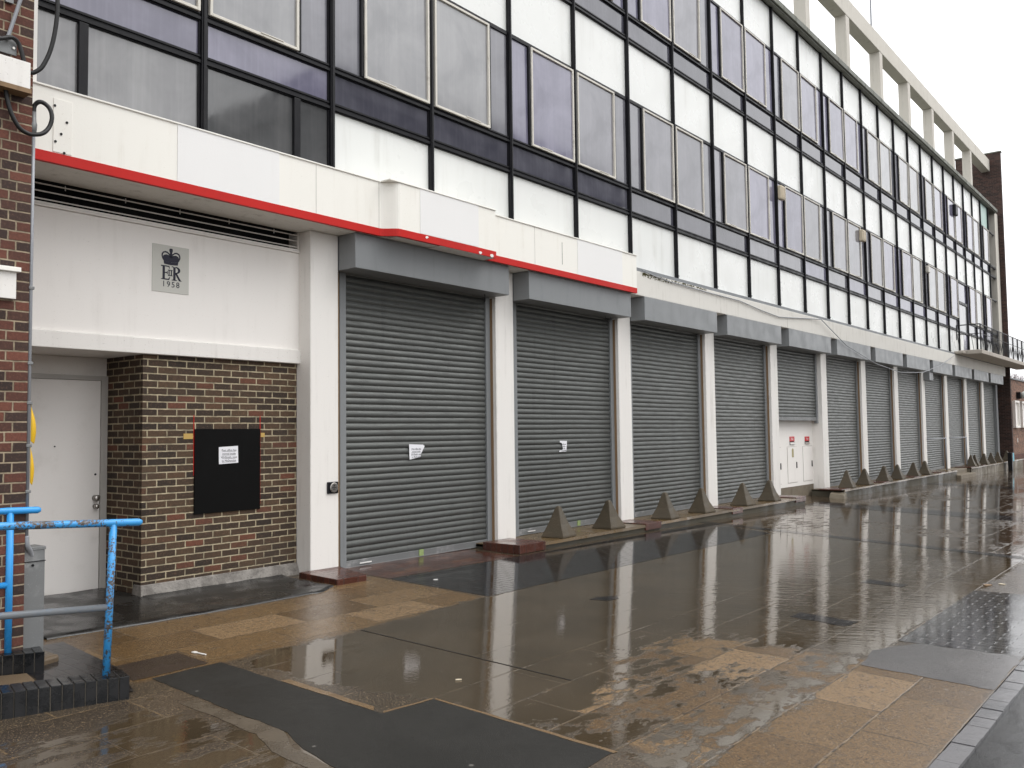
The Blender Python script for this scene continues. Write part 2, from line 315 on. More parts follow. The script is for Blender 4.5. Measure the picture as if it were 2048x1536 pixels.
# ---------------------------------------------------------------- mesh helper (coordinates are s, n, z)
class MB:
    def __init__(self): self.v = []; self.f = []; self.mi = []; self.cur = 0
    def pts(self, P): i = len(self.v); self.v += [W(*p) for p in P]; return i
    def face(self, *idx): self.f.append(tuple(idx)); self.mi.append(self.cur)
    def quad(self, a, b, c, d): i = self.pts((a, b, c, d)); self.face(i, i+1, i+2, i+3); return self
    def poly(self, P): i = self.pts(P); self.face(*range(i, i+len(P))); return self
    def hexa(self, B, T):          # bottom ring (4), top ring (4)
        i = self.pts(list(B)+list(T))
        for f in ((3, 2, 1, 0), (4, 5, 6, 7), (0, 1, 5, 4), (1, 2, 6, 5), (2, 3, 7, 6), (3, 0, 4, 7)): self.face(*[i+k for k in f])
        return self
    def box(self, s0, s1, n0, n1, z0, z1):
        return self.hexa([(s0, n1, z0), (s1, n1, z0), (s1, n0, z0), (s0, n0, z0)], [(s0, n1, z1), (s1, n1, z1), (s1, n0, z1), (s0, n0, z1)])
    def prism(self, P, n0, n1):    # polygon in (s, z) pushed from n0 (back) to n1 (front)
        i = self.pts([(s, n1, z) for s, z in P]+[(s, n0, z) for s, z in P]); k = len(P)
        self.face(*range(i, i+k)); self.face(*range(i+2*k-1, i+k-1, -1))
        for a in range(k): b = (a+1) % k; self.face(i+a, i+k+a, i+k+b, i+b)
        return self
    def slabpoly(self, P, dz0, dz1, zf=gz):   # polygon in (s, n) laid on the ground with thickness
        i = self.pts([(s, n, zf(s, n)+dz1) for s, n in P]+[(s, n, zf(s, n)+dz0) for s, n in P]); k = len(P)
        self.face(*range(i, i+k)); self.face(*range(i+2*k-1, i+k-1, -1))
        for a in range(k): b = (a+1) % k; self.face(i+a, i+k+a, i+k+b, i+b)
        return self
    def ring(self, s0, s1, z0, z1, wd, n0, n1):   # picture-frame ring in the facade plane
        self.box(s0, s0+wd, n0, n1, z0, z1); self.box(s1-wd, s1, n0, n1, z0, z1)
        self.box(s0+wd, s1-wd, n0, n1, z0, z0+wd); self.box(s0+wd, s1-wd, n0, n1, z1-wd, z1); return self
    def tube(self, P, r, seg=10, caps=True):
        P = [W(*p) for p in P]; rs = r if isinstance(r, (list, tuple)) else [r]*len(P)
        up = None; rings = []
        for k, p in enumerate(P):
            d = (P[min(k+1, len(P)-1)]-P[max(k-1, 0)]).normalized()
            if up is None: up = Vector((0, 0, 1)) if abs(d.z) < .9 else Vector((1, 0, 0))
            a = (up-d*up.dot(d)).normalized(); bb = d.cross(a); up = a
            i = len(self.v)
            self.v += [p+(a*math.cos(t)+bb*math.sin(t))*rs[k] for t in (2*math.pi*j/seg for j in range(seg))]
            rings.append(i)
        for i, j in zip(rings, rings[1:]):
            for q in range(seg): w = (q+1) % seg; self.face(i+q, i+w, j+w, j+q)
        if caps: self.face(*[rings[0]+q for q in range(seg-1, -1, -1)]); self.face(*[rings[-1]+q for q in range(seg)])
        return self
    def build(self, name, mat, parent=None, bevel=0.0, smooth=False, loc=None):
        me = bpy.data.meshes.new(name)
        o = bpy.data.objects.new(name, me); COL.objects.link(o)
        if parent is not None:
            o.parent = parent; org = world_loc(parent)
        else:
            org = Vector(loc) if loc is not None else Vector((0, 0, 0))
            if loc is None and self.v:
                a = np.array([tuple(p) for p in self.v]); org = Vector(((a[:, 0].min()+a[:, 0].max())/2, (a[:, 1].min()+a[:, 1].max())/2, a[:, 2].min()))
            o.location = org
        me.from_pydata([tuple(p-org) for p in self.v], [], self.f)
        mats = mat if isinstance(mat, (list, tuple)) else [mat]
        for m in mats: me.materials.append(m)
        if len(mats) > 1: me.polygons.foreach_set('material_index', self.mi)
        bm = bmesh.new(); bm.from_mesh(me); bmesh.ops.recalc_face_normals(bm, faces=bm.faces); bm.to_mesh(me); bm.free()
        if smooth:
            for p in me.polygons: p.use_smooth = True
        if bevel:
            md = o.modifiers.new('bevel', 'BEVEL'); md.width = bevel; md.segments = 2; md.limit_method = 'ANGLE'; md.angle_limit = R(40)
        me.update()
        return o
def world_loc(o):
    l = Vector((0, 0, 0))
    while o is not None: l = l+o.location; o = o.parent
    return l
def tag(o, label, cat, group=None):
    o['label'] = label; o['category'] = cat
    if group: o['group'] = group
    return o
def empty(name, s, n, z, label, cat, group=None):
    o = bpy.data.objects.new(name, None); COL.objects.link(o); o.location = W(s, n, z); o.empty_display_size = .2
    return tag(o, label, cat, group)
def empty_part(name, s, n, z, parent):
    o = bpy.data.objects.new(name, None); COL.objects.link(o); o.parent = parent; o.location = W(s, n, z)-world_loc(parent); return o
def struct(o): o['kind'] = 'structure'; return o
def text(body, size, s, n, z, mat, parent, name='lettering', ext=.0008, align='CENTER', rot=0.0, spacing=1.0):
    cu = bpy.data.curves.new(name, 'FONT'); cu.body = body; cu.size = size; cu.extrude = ext; cu.align_x = align; cu.align_y = 'CENTER'; cu.space_character = spacing; cu.resolution_u = 3
    tmp = bpy.data.objects.new(name+'_outline', cu); COL.objects.link(tmp)
    me = bpy.data.meshes.new_from_object(tmp.evaluated_get(bpy.context.evaluated_depsgraph_get()))
    bpy.data.objects.remove(tmp); bpy.data.curves.remove(cu)
    me.name = name; me.materials.clear(); me.materials.append(mat)
    o = bpy.data.objects.new(name, me); COL.objects.link(o)
    o.parent = parent; o.location = W(s, n, z)-world_loc(parent); o.rotation_euler = (R(90), rot, 0)
    return o

# ================================================================= THE GROUND
def poly_field(P, S, N):
    """signed distance (positive inside) of the polygon P to grid points"""
    P = np.array(P, float); Q = np.roll(P, -1, 0)
    best = np.full(S.shape, 1e9); ins = np.zeros(S.shape, bool)
    for (x0, y0), (x1, y1) in zip(P, Q):
        ex, ey = x1-x0, y1-y0; L = ex*ex+ey*ey+1e-12
        t = np.clip(((S-x0)*ex+(N-y0)*ey)/L, 0, 1)
        best = np.minimum(best, np.hypot(S-x0-t*ex, N-y0-t*ey))
        c = ((y0 > N) != (y1 > N)) & (S < (x1-x0)*(N-y0)/(y1-y0+1e-12)+x0)
        ins ^= c
    return np.where(ins, best, -best)
FILM = [(.0, 2.30), (1.2, 2.20), (2.0, 2.12), (9.75, 2.1), (9.75, 6.1), (3.3, 6.05), (2.0, 6.05), (-.9, 6.05), (-.9, 4.1), (-1.2, 3.1), (-1.2, 2.32)]
FILM_LEFT = [(-4.5, 3.3), (-2.3, 2.75), (-1.3, 4.0), (-1.3, 6.2), (-4.5, 6.2)]
ISLANDS = [[(1.0, 4.7), (2.0, 4.6), (2.2, 5.5), (1.5, 5.8), (.9, 5.2)], [(.2, 5.2), (.8, 5.1), (.7, 5.75), (.0, 5.7)]]
DAMP = [(-.9, 5.0), (1.0, 4.3), (2.2, 4.4), (2.6, 6.1), (-.9, 6.1)]
GOLD = [[(-2.0, .3), (2.0, .3), (2.0, 2.12), (-.6, 2.3), (-2.0, 2.3)], [(-1.0, 6.05), (2.0, 6.05), (3.2, 7.01), (-1.0, 7.01)], [(-.6, 4.6), (2.0, 4.4), (2.2, 6.1), (-.8, 6.1)]]
WIND = [(3.0, 3.0), (9.7, 3.2), (9.7, 6.0), (2.6, 6.0), (2.0, 5.0)]
def build_pavement():
    verts = []; faces = []; film = []; gold = []; wind = []
    def grid(ss, nn):
        S, N = np.meshgrid(ss, nn, indexing='ij'); base = len(verts)
        Z = 0.053-0.008*S-0.032*N
        nz = np.array([mnoise.noise(Vector((a*.7, b*.7, 3.1))) for a, b in zip(S.ravel(), N.ravel())]).reshape(S.shape)
        near = (S < 12.9).astype(float)
        f = np.clip(.5+poly_field(FILM, S, N)*1.6, 0, 1)
        f = np.maximum(f, np.clip(.44+poly_field(FILM_LEFT, S, N)*.35, 0, .56))
        f = np.minimum(f, np.clip(.60-poly_field(DAMP, S, N)*.35, .50, 1))
        for P in ISLANDS: f = np.minimum(f, np.clip(.58-poly_field(P, S, N)*.9, .41, 1))
        f = np.where(S > 9.75, .60+nz*.22, f)
        g = np.zeros(S.shape)
        for P in GOLD: g = np.maximum(g, np.clip(.5+poly_field(P, S, N)*3, 0, 1))
        w = np.clip(.2+poly_field(WIND, S, N)*1.4, 0, 1)*(.6+.8*np.clip(nz+.3, 0, 1))
        w = np.maximum(w, np.where(S > 9.75, .12, .0))
        for a in zip(S.ravel(), N.ravel(), Z.ravel()): verts.append((a[0], -a[1], a[2]))
        film.extend(f.ravel()); gold.extend(g.ravel()); wind.extend(w.ravel())
        m = len(nn)
        for i in range(len(ss)-1):
            for j in range(m-1):
                a = base+i*m+j; faces.append((a, a+1, a+m+1, a+m))
    grid(np.linspace(-9, 13, 368), np.linspace(-1.4, 7.01, 141))
    grid(np.linspace(13, 90, 120), np.linspace(-1.4, 7.01, 60))
    me = bpy.data.meshes.new('pavement'); me.from_pydata(verts, [], faces)
    for nm, dat in (('film', film), ('gold', gold), ('wind', wind)):
        at = me.attributes.new(nm, 'FLOAT', 'POINT'); at.data.foreach_set('value', np.array(dat, dtype=np.float32))
    me.materials.append(MAT['pavement'])
    bm = bmesh.new(); bm.from_mesh(me); bmesh.ops.recalc_face_normals(bm, faces=bm.faces)
    if bm.faces[0].normal.z < 0: bmesh.ops.reverse_faces(bm, faces=bm.faces)
    bm.to_mesh(me); bm.free()
    o = bpy.data.objects.new('pavement', me); COL.objects.link(o); struct(o)
build_pavement()

def patch(name, P, mat, dz=.0015, edge=0.0, step=.12):
    """a sheet flush with the paving; edge > 0 gives it a slightly ragged outline"""
    Q = []
    for (a, b) in zip(P, P[1:]+P[:1]):
        L = math.hypot(b[0]-a[0], b[1]-a[1]); k = max(1, int(L/step)) if edge else 1
        for i in range(k):
            t = i/k; x = a[0]+(b[0]-a[0])*t; y = a[1]+(b[1]-a[1])*t
            if edge and i: x += edge*mnoise.noise(Vector((x*6, y*6, 1))); y += edge*mnoise.noise(Vector((x*6, y*6, 9)))
            Q.append((x, y))
    return struct(MB().poly([(x, y, gz(x, y)+dz) for x, y in Q]).build(name, mat))
patch('brick_band', [(2.06, .62), (10.35, .62), (9.78, 2.11), (2.06, 2.13)], MAT['paver_dark'], edge=.012)
patch('brick_strip', [(10.35, .40), (10.62, .40), (9.72, 7.0), (9.42, 7.0)], MAT['paver_dark'], .002, .01)
patch('brick_cross_band', [(17.0, .47), (16.6, 7.0), (15.55, 7.0), (15.8, .47)], MAT['paver_dark'], .002, .01)
patch('brick_cross_band', [(28.0, .47), (27.7, 7.0), (26.6, 7.0), (26.9, .47)], MAT['paver_dark'], .002, .01)
patch('brick_patch', [(3.05, 6.05), (6.25, 6.03), (6.5, 7.0), (3.2, 7.0)], MAT['paver_road'], .002, .012)
patch('cement_patch', [(2.0, 6.05), (2.55, 5.98), (3.06, 6.2), (3.2, 7.0), (1.97, 7.0)], MAT['greycement'], .002, .03, .08)
patch('brick_gap', [(5.85, 4.85), (6.15, 4.87), (6.1, 5.35), (5.85, 5.33)], MAT['paver_dark'], .002, .03, .06)
patch('brick_gap', [(3.35, 4.95), (3.62, 4.95), (3.6, 5.55), (3.3, 5.5)], MAT['paver_dark'], .002, .04, .06)
patch('brick_gap', [(2.68, 3.02), (2.86, 3.0), (3.08, 3.12), (2.95, 3.22), (2.75, 3.2)], MAT['paver_dark'], .002, .04, .06)
patch('asphalt_patch', [(-1.31, 2.29), (-1.315, 4.08), (-.88, 4.13), (-.91, 5.57), (-2.10, 5.60), (-2.09, 4.60), (-2.03, 4.20), (-1.925, 3.92), (-1.90, 2.93), (-1.88, 2.30)], MAT['asphalt'], .002, .016, .05)
patch('slab_edge', [(-1.93, 2.95), (-1.925, 3.88), (-2.06, 4.16), (-2.09, 4.60), (-2.20, 4.6), (-2.17, 4.1), (-2.06, 3.80), (-2.05, 2.95)], MAT['rampslab_dark'], .002, .02, .05)
patch('golden_strip', [(-1.305, 3.02), (-1.24, 3.04), (-1.255, 3.95), (-1.31, 4.0)], MAT['goldstone'], .0025, .008, .05)
patch('golden_strip', [(-.878, 4.13), (-.855, 4.13), (-.875, 5.58), (-.91, 5.57)], MAT['goldstone'], .0025, .006, .05)
patch('golden_strip', [(-1.30, 4.085), (-.88, 4.125), (-.88, 4.105), (-1.28, 4.06)], MAT['goldstone'], .0025, .006, .05)
patch('paving_joint', [(.108, 2.29), (.122, 2.29), (.113, 4.57), (.100, 4.57)], MAT['dark'], .002, .004, .05)
patch('slab_infill', [(-1.93, 1.81), (-1.38, 1.80), (-1.385, 2.24), (-2.0, 2.26)], MAT['brownslab'], .002)
patch('red_brick_apron', [(2.06, -.33), (4.50, -.33), (4.50, .60), (2.06, .60)], MAT['paver_red'], .002, .01)
patch('paver_path', [(-2.35, .82), (-1.82, .80), (-1.90, 1.85), (-2.12, 2.5), (-2.62, 2.35), (-2.42, 1.7)], MAT['paver_dark'], .002, .01)

# kerb of small setts along the road
kb = MB(); x = -7.0; rr = random.Random(3)
while x < 70:
    L = rr.uniform(.17, .24); z0 = -.45
    a, b_ = x+.004, x+L-.004; dz = rr.uniform(-.003, .004)
    kb.hexa([(a, 7.145, z0), (b_, 7.145, z0), (b_, 7.015, z0), (a, 7.015, z0)],
            [(a, 7.145, gz(a, 7.1)+dz), (b_, 7.145, gz(b_, 7.1)+dz), (b_, 7.015, gz(b_, 7.02)+dz), (a, 7.015, gz(a, 7.02)+dz)])
    x += L
struct(kb.build('kerb', MAT['sett'], bevel=.006))
rd = MB(); rz = lambda s, n: gz(s, 7.0)-.022+.004*(n-7)
rd.quad((-40, 7.0, rz(-40, 7.0)), (90, 7.0, rz(90, 7.0)), (90, 25, rz(90, 25)), (-40, 25, rz(-40, 25)))
struct(rd.build('road', MAT['road']))
gr = MB(); gr.quad((-600, -600, -1.6), (700, -600, -1.6), (700, 600, -1.6), (-600, 600, -1.6))
struct(gr.build('ground', MAT['asphalt']))

# ================================================================= THE OFFICE BUILDING
B = empty('office_building', 21, 0, 0, 'long white 1950s office block with black glazed grid above a row of grey shutters', 'building')
BAYS = 25; MW = 1.77
mx = lambda k: k*MW                     # right edge of mullion k is mx(k) - 0.01
Z0, ZR = 4.749, 12.38
NP = -.06
# body behind the facade
bd = MB()
bd.box(-2.3, 43.95, -11, -.30, 4.30, 12.36)
bd.build('wall', MAT['dark'], B)
gw = MB(); gw.box(1.6, 44.0, -11, -1.05, -.4, 4.28)
gw.build('rear_wall', MAT['dark'], B)
# mullions
mull_proto = None
for k in range(0, BAYS):
    zb = 4.75 if k >= 5 else 4.60
    m = MB(); m.box(mx(k)-.075, mx(k)-.010, -.28, 0, zb, ZR); m.box(mx(k)-.058, mx(k)-.027, .0, .012, zb, ZR)
    m.build('mullion', MAT['black'], B, bevel=.004)
    if k >= 5: MB().box(mx(k)-.05, mx(k)-.035, .012, .03, 4.80, 4.83).build('bolt', MAT['galv'], B)
MB().box(-1.85, -1.77, -.28, .015, 4.6, ZR).build('end_trim', MAT['white'], B)
def bay(k): return mx(k), mx(k+1)-.075        # clear width between mullions (bay k lies right of mullion k)
# horizontal bars
for z0, z1 in ((5.72, 5.83), (6.195, 6.30), (7.90, 7.958), (9.043, 9.15), (9.52, 9.62), (11.22, 11.27)):
    for s0, s1 in (((-1.77, mx(20)-.05), (mx(21)-.05, 43.93)) if z1 < 7 else ((-1.77, 43.93),)):
        t = MB(); P = [(-.10, z0), (-.035, z0), (-.035, z0+.012), (-.012, z0+.012), (-.012, z0+.045), (-.035, z0+.045), (-.035, z1-.03), (-.02, z1-.03), (-.02, z1-.008), (-.035, z1-.008), (-.035, z1), (-.10, z1)] if z1-z0 > .08 else [(-.10, z0), (-.03, z0), (-.03, z1), (-.10, z1)]
        i = t.pts([(s0, n, z) for n, z in P]+[(s1, n, z) for n, z in P]); q = len(P)
        t.face(*range(i, i+q)); t.face(*range(i+2*q-1, i+q-1, -1))
        for a in range(q): b_ = (a+1) % q; t.face(i+a, i+b_, i+q+b_, i+q+a)
        t.build('transom', MAT['black'], B)
# spandrels
def vis(k, z): return True
def spandrel(k, z0, z1, mat=None):
    a, c = bay(k); c = c+.02 if k == BAYS-1 else c
    p = MB(); p.box(a-.008, c-.0, -.12, NP, z0, z1)
    p.build('spandrel_panel', mat or MAT['spandrel'], B)
    r = MB(); r.box(c-.028, c-.001, NP, -.018, z0, z1)
    return r
RV = MB()
for k in range(1, BAYS-1):
    if k == 20: continue
    r = spandrel(k, Z0, 5.72)
for k in range(0, BAYS-1):
    spandrel(k, 7.958, 9.043)
for k in range(3, BAYS-1):
    spandrel(k, 11.27, ZR-.04, MAT['copper'] if k == BAYS-2 else None)
# window units
rg = random.Random(11)
def pane(s0, s1, z0, z1, n, mat, parent, name='pane', tilt=.006):
    q = [rg.uniform(-tilt, tilt) for _ in range(3)]
    m = MB()
    f = lambda s, z: n+q[0]*((s-s0)/(s1-s0)-.5)+q[1]*((z-z0)/(z1-z0)-.5)
    m.hexa([(s0, f(s0, z0), z0), (s1, f(s1, z0), z0), (s1, n-.025, z0), (s0, n-.025, z0)], [(s0, f(s0, z1), z1), (s1, f(s1, z1), z1), (s1, n-.025, z1), (s0, n-.025, z1)])
    return m.build(name, mat, parent)
def window(k, storey):
    dz = 3.323*storey
    a, c = bay(k); zs0, zs1, zw0, zw1 = 5.83+dz, 6.195+dz, 6.30+dz, 7.90+dz
    if storey: zs0, zs1, zw0, zw1 = 9.15, 9.52, 9.62, 11.22
    left_sash = (k % 2 == 0)                  # sash next to the even mullion
    dv = c-.46 if left_sash else a+.46
    w = empty_part('window', (a+c)/2, -.06, zs0, B)
    MB().box(dv-.022, dv+.022, -.10, -.012, zw0, zw1).build('glazing_bar', MAT['black'], w, bevel=.003)
    MB().box(a-.012, a+.018, -.098, -.03, zs0, zw1).build('jamb', MAT['black'], w); MB().box(c-.018, c+.002, -.098, -.03, zs0, zw1).build('jamb', MAT['black'], w)
    gi = rg.choice([0, 0, 1, 1, 2]) if storey == 0 else rg.choice([0, 0, 0, 1, 2 if k > 12 else 0])  # glass tint varies by pane, standing in for differing reflections
    if storey == 0 and 5 <= k <= 7: gi = 1
    if storey == 1 and k in (13, 14, 15, 16, 17): gi = 2 if k < 17 else 1
    if storey == 0 and k <= 0: gi = 2
    G = MAT['glass'][gi]
    fx0, fx1 = (dv+.022, c-.018) if left_sash else (a+.018, dv-.022)
    sx0, sx1 = (a+.018, dv-.022) if left_sash else (dv+.022, c-.018)
    pane(fx0, fx1, zw0, zw1, -.055, MAT['glass'][min(gi, 1)], w, 'fixed_pane')
    sh = MB(); sh.ring(sx0+.002, sx1-.002, zw0-.012, zw1-.004, .034, -.045, .008)
    lx = sx0+.35 if left_sash else sx1-.55
    sh.box(lx+.3 if left_sash else sx0+.25, (lx+.62) if left_sash else sx0+.55, .008, .016, zw0+.016, zw0+.030)
    sh = sh.build('sash', MAT['sash'], w, bevel=.004)
    pane(sx0+.036, sx1-.036, zw0+.022, zw1-.038, -.022, G, w, 'sash_pane', .010)
    lg = MAT['lowglass'] if (storey or k < 8) else MAT['glass'][rg.choice([0, 1])]
    if k >= 8 and storey == 0: lg = MAT['glass'][rg.choice([1, 0])]
    if k <= 0: lg = MAT['glass'][0]  # paler glass paints the sky reflected in these strips
    pane(a+.018, c-.018, zs0, zs1, -.055, lg, w, 'lower_pane', .003)
for k in range(-1, BAYS-1):
    for st in (0, 1):
        if st == 1 and k < 2: continue
        if st == 0 and k == 20: continue
        window(k, st)
# the two glazed bays beside the fascia
for k, dv in ((-1, -1.33), (0, 1.20)):
    a, c = bay(k)
    w = empty_part('window', (a+c)/2, -.06, 4.6, B)
    MB().box(dv-.045, dv+.045, -.10, -.012, 4.6, 5.72).build('glazing_bar', MAT['black'], w, bevel=.003)
    MB().box(a-.012, a+.02, -.098, -.03, 4.6, 5.72).build('jamb', MAT['black'], w); MB().box(c-.02, c+.002, -.098, -.03, 4.6, 5.72).build('jamb', MAT['black'], w)
    pane(a+.02, dv-.045, 4.6, 5.72, -.055, MAT['clearglass' if k else 'sillyglass'], w, 'pane', .003)
    pane(dv+.045, c-.02, 4.6, 5.72, -.055, MAT['clearglass' if k else 'sillyglass'], w, 'pane', .003)
# balcony door bay
a, c = bay(20)
w = MB(); w.ring(a, c, 4.76, 7.0, .06, -.10, -.01); w.ring(a, c, 7.0, 7.90, .05, -.10, -.01); w.box(a+.06, c-.06, -.10, -.012, 5.7, 5.78)
w = w.build('balcony_door', MAT['black'], B)
pane(a+.06, c-.06, 5.78, 6.94, -.05, MAT['glass'][2], w); pane(a+.05, c-.05, 7.05, 7.85, -.05, MAT['glass'][0], w)
pane(a+.06, a+.9, 4.82, 5.7, -.05, MAT['spandrel'], w, 'lower_panel'); pane(a+.93, c-.06, 4.82, 5.7, -.05, MAT['glass'][0], w)
# bottom flashing, concrete band, end strip, roof edge
MB().box(8.6, 43.95, -.3, .075, 4.675, 4.748).build('flashing', MAT['flash'], B, bevel=.004)
MB().box(-2.3, 44.55, -.60, .10, 4.225, 4.675).build('concrete_band', MAT['band'], B, bevel=.012)
MB().box(43.93, 44.70, -.5, .02, 4.68, 12.42).build('end_strip', MAT['concrete'], B, bevel=.01)
re_ = MB(); re_.box(-4, 44.0, -11, .15, 12.385, 12.53); re_.box(-4, 44.0, -.02, .10, 12.345, 12.385)
for i in range(58): re_.box(-3.6+i*.83, -3.585+i*.83, .15, .158, 12.39, 12.53)
re_.build('roof_edge', MAT['gutter'], B, bevel=.01)
# concrete frame on the roof
for k in range(0, 9):
    r_ = 12.28+3.53*k
    MB().box(r_-.34, r_, -.60, -.25, 12.53, 14.70).build('roof_column', MAT['concrete'], B, bevel=.012)
MB().box(4.0, 44.72, -.62, -.24, 14.70, 15.30).build('roof_beam', MAT['concrete'], B, bevel=.015)
an = MB(); an.tube([(30.0, -1.6, 12.5), (30.0, -1.6, 21.5)], .035, 8); an.build('aerial_mast', MAT['conduit'], B)
# pillars
for k in range(0, 12):
    r_ = pil(k); zb = .0 if k != 5 else .10
    p = MB(); p.box(r_-.435, r_, -.95, -.20, -.35, 4.225)
    p.build('pillar', MAT['white'], B, bevel=.012)
MB().box(43.75, 44.15, -.9, -.22, -.4, 4.22).build('pillar', MAT['boxgrey'], B, bevel=.01)
# roller shutters
def slat_profile(p=.083):
    pts = []
    for i in range(7):
        t = i/6; pts.append((.0+.013*math.sin(math.pi*(t**.8)), t*p*.88))
    pts.append((.0, p*.90)); pts.append((-.004, p*.95)); pts.append((.0, p))
    return pts
SP = slat_profile()
def shutter(k):
    a = pil(k); e = a+3.09; zb = .10
    if k == 0: zb = .03
    if k == 4: zb = 1.95
    if k > 4: zb = .09
    root = empty_part('roller_shutter', a, -.33, zb, B)
    bx = MB(); bx.box(a+.004, a+3.035, -.20, .118, 3.785, 4.222); bx.box(a+.02, e-.02, -.62, -.20, 3.80, 4.222)
    bx.build('shutter_box', MAT['boxgrey'], root, bevel=.006)
    g0, g1 = a+.225, e-.095
    cu = MB(); rows = []
    zz = zb+.10; prof = []
    while zz < 3.86:
        for (d, h) in SP[:-1]: prof.append((-.352+d, zz+h))
        zz += .083
    prev = None; SG = 10
    for q, (n_, z_) in enumerate(prof):
        row = q//(len(SP)-1); J = random.Random(k*997+row).uniform(-.0025, .0025)
        P = []
        for j in range(SG+1):
            ss = g0-.03+(g1-g0+.06)*j/SG
            P.append((ss, n_+J+.010*mnoise.noise(Vector((ss*.9, z_*.9, k*3.7))), z_+.004*mnoise.noise(Vector((ss*1.3+9, row*.35, k*1.9)))))
        i = cu.pts(P)
        if prev is not None:
            for j in range(SG): cu.face(prev+j, prev+j+1, i+j+1, i+j)
        prev = i
    cu.build('curtain', MAT['slats'], root)
    bb = MB(); bb.box(g0-.03, g1+.03, -.362, -.325, zb+.005, zb+.10); bb.box(g0-.03, g1+.03, -.325, -.318, zb+.005, zb+.02)
    bb = bb.build('bottom_bar', MAT['galv'], root, bevel=.003)
    if k in (0, 1):
        MB().box(g0+.22, g0+.42, -.318, -.312, zb+.045, zb+.06).build('handle', MAT['white_scrap'], bb)
    for (q0, q1) in ((g0-.10, g0), (g1, g1+.10)):
        g = MB(); g.box(q0, q1, -.40, -.315, zb if k != 4 else 1.88, 3.80)
        g.build('guide_rail', MAT['boxgrey'], root, bevel=.004)
    if k != 4:
        MB().box(a+.02, g0-.10, -.40, -.33, zb-.02, 3.80).build('timber_strip', MAT['wood'], root)
        MB().box(e-.002, e+.012, -.335, -.265, zb-.02, 3.78).build('timber_strip', MAT['wood'], root)
    return root
for k in range(12): shutter(k)
# posting wall in the open bay
pw = empty_part('posting_wall', 17.6, -.5, .2, B)
MB().box(16.05, 19.20, -1.0, -.50, .22, 4.2).build('panel', MAT['whitewall'], pw)
MB().box(16.05, 19.20, -1.0, -.505, -.2, .22).build('stone_base', MAT['stone'], pw, bevel=.01)
for s0, s1, z0, z1 in ((17.31, 17.96, .33, 1.26), (18.41, 19.09, .33, 1.255), (16.1, 16.86, .33, 1.26)):
    MB().box(s0, s1, -.5, -.488, z0, z1).build('hatch', MAT['whitewall'], pw, bevel=.003)
    MB().ring(s0-.012, s1+.012, z0-.012, z1+.012, .010, -.5, -.497).build('hatch_gap', MAT['doorframe'], pw)
    MB().box(s1-.075, s1-.035, -.488, -.47, .70, .86).build('handle', MAT['black'], pw, bevel=.004)
for s0, z0 in ((17.49, 1.41), (18.58, 1.40)):
    pl = MB().box(s0, s0+.32, -.5, -.485, z0, z0+.125).build('red_plate', MAT['redplate'], pw, bevel=.003)
    text('Post', .085, s0+.16, -.4845, z0+.06, MAT['white_scrap'], pl)
    MB().box(s0, s0+.32, -.5, -.496, z0-.075, z0-.004).build('posting_slot', MAT['dark'], pw)
    MB().hexa([(s0, -.47, z0-.075), (s0+.32, -.47, z0-.075), (s0+.32, -.49, z0-.075), (s0, -.49, z0-.075)],
              [(s0, -.488, z0-.03), (s0+.32, -.488, z0-.03), (s0+.32, -.494, z0-.03), (s0, -.494, z0-.03)]).build('slot_flap', MAT['steel'], pw)
MB().prism([(17.60, .99), (17.72, .99), (17.72, 1.17)]+[(17.66+.06*math.cos(t), 1.17+.05*math.sin(t)) for t in (R(x) for x in range(15, 180, 20))]+[(17.60, 1.17)], -.5, -.482).build('time_plate', MAT['brass'], pw, bevel=.003)
# entrance recess left of the first pillar
er = empty_part('entrance', 0, -.4, 0, B)
MB().box(-2.32, 1.54, -1.6, -.43, 2.772, 3.962).build('upper_wall', MAT['whitewall'], er)
MB().box(-2.32, 1.552, -1.6, -.395, 2.60, 2.768).build('lintel', MAT['white'], er, bevel=.008)
MB().box(-2.32, 1.54, -1.6, -.432, 4.223, 4.30).build('louvre_head_shade', MAT['dark'], er)  # near-black colour paints the recess shade above the slats
MB().box(-2.32, 1.54, -.432, .17, 4.226, 4.30).build('soffit', MAT['soffit'], er)
bw = MB(); bw.box(-.452, 1.536, -1.6, -.46, -.1, 2.598)
bw.build('brick_wall', MAT['brick_brown'], er)
sk = MB(); 
sk.hexa([(-.50, -.36, -.02), (1.536, -.36, -.02), (1.536, -.60, -.02), (-.50, -.60, -.02)], [(-.46, -.445, .19), (1.536, -.445, .19), (1.536, -.60, .19), (-.46, -.60, .19)])
sk.build('cement_skirting', MAT['cementskirt'], er, bevel=.01)
MB().box(-2.32, -.452, -1.62, -1.225, 2.40, 2.598).build('door_head', MAT['soffit'], er)
MB().box(-2.32, -1.40, -1.62, -1.225, -.1, 2.40).build('side_panel', MAT['soffit'], er)
df = MB(); df.box(-.525, -.453, -1.3, -1.185, .02, 2.40); df.box(-1.44, -1.37, -1.3, -1.185, .02, 2.40); df.box(-1.37, -.525, -1.3, -1.185, 2.35, 2.40)
df.box(-1.44, -.453, -1.3, -1.15, .0, .055)
df.build('door_frame', MAT['doorframe'], er, bevel=.004)
dr = MB().box(-1.368, -.527, -1.26, -1.205, .06, 2.348).build('door', MAT['door'], er, bevel=.003)
def knob(z, r):
    m = MB(); m.tube([(-.575, -1.205, z), (-.575, -1.185, z), (-.575, -1.175, z), (-.575, -1.155, z), (-.575, -1.145, z)], [r, r*.5, r, r, r*.5], 14)
    m.build('door_knob', MAT['steel'], dr if False else er, smooth=True)
knob(1.075, .034); knob(.985, .027)
MB().tube([(-.575, -1.206, 1.33), (-.575, -1.2, 1.33)], .012, 8).build('keyhole', MAT['dark'], er)
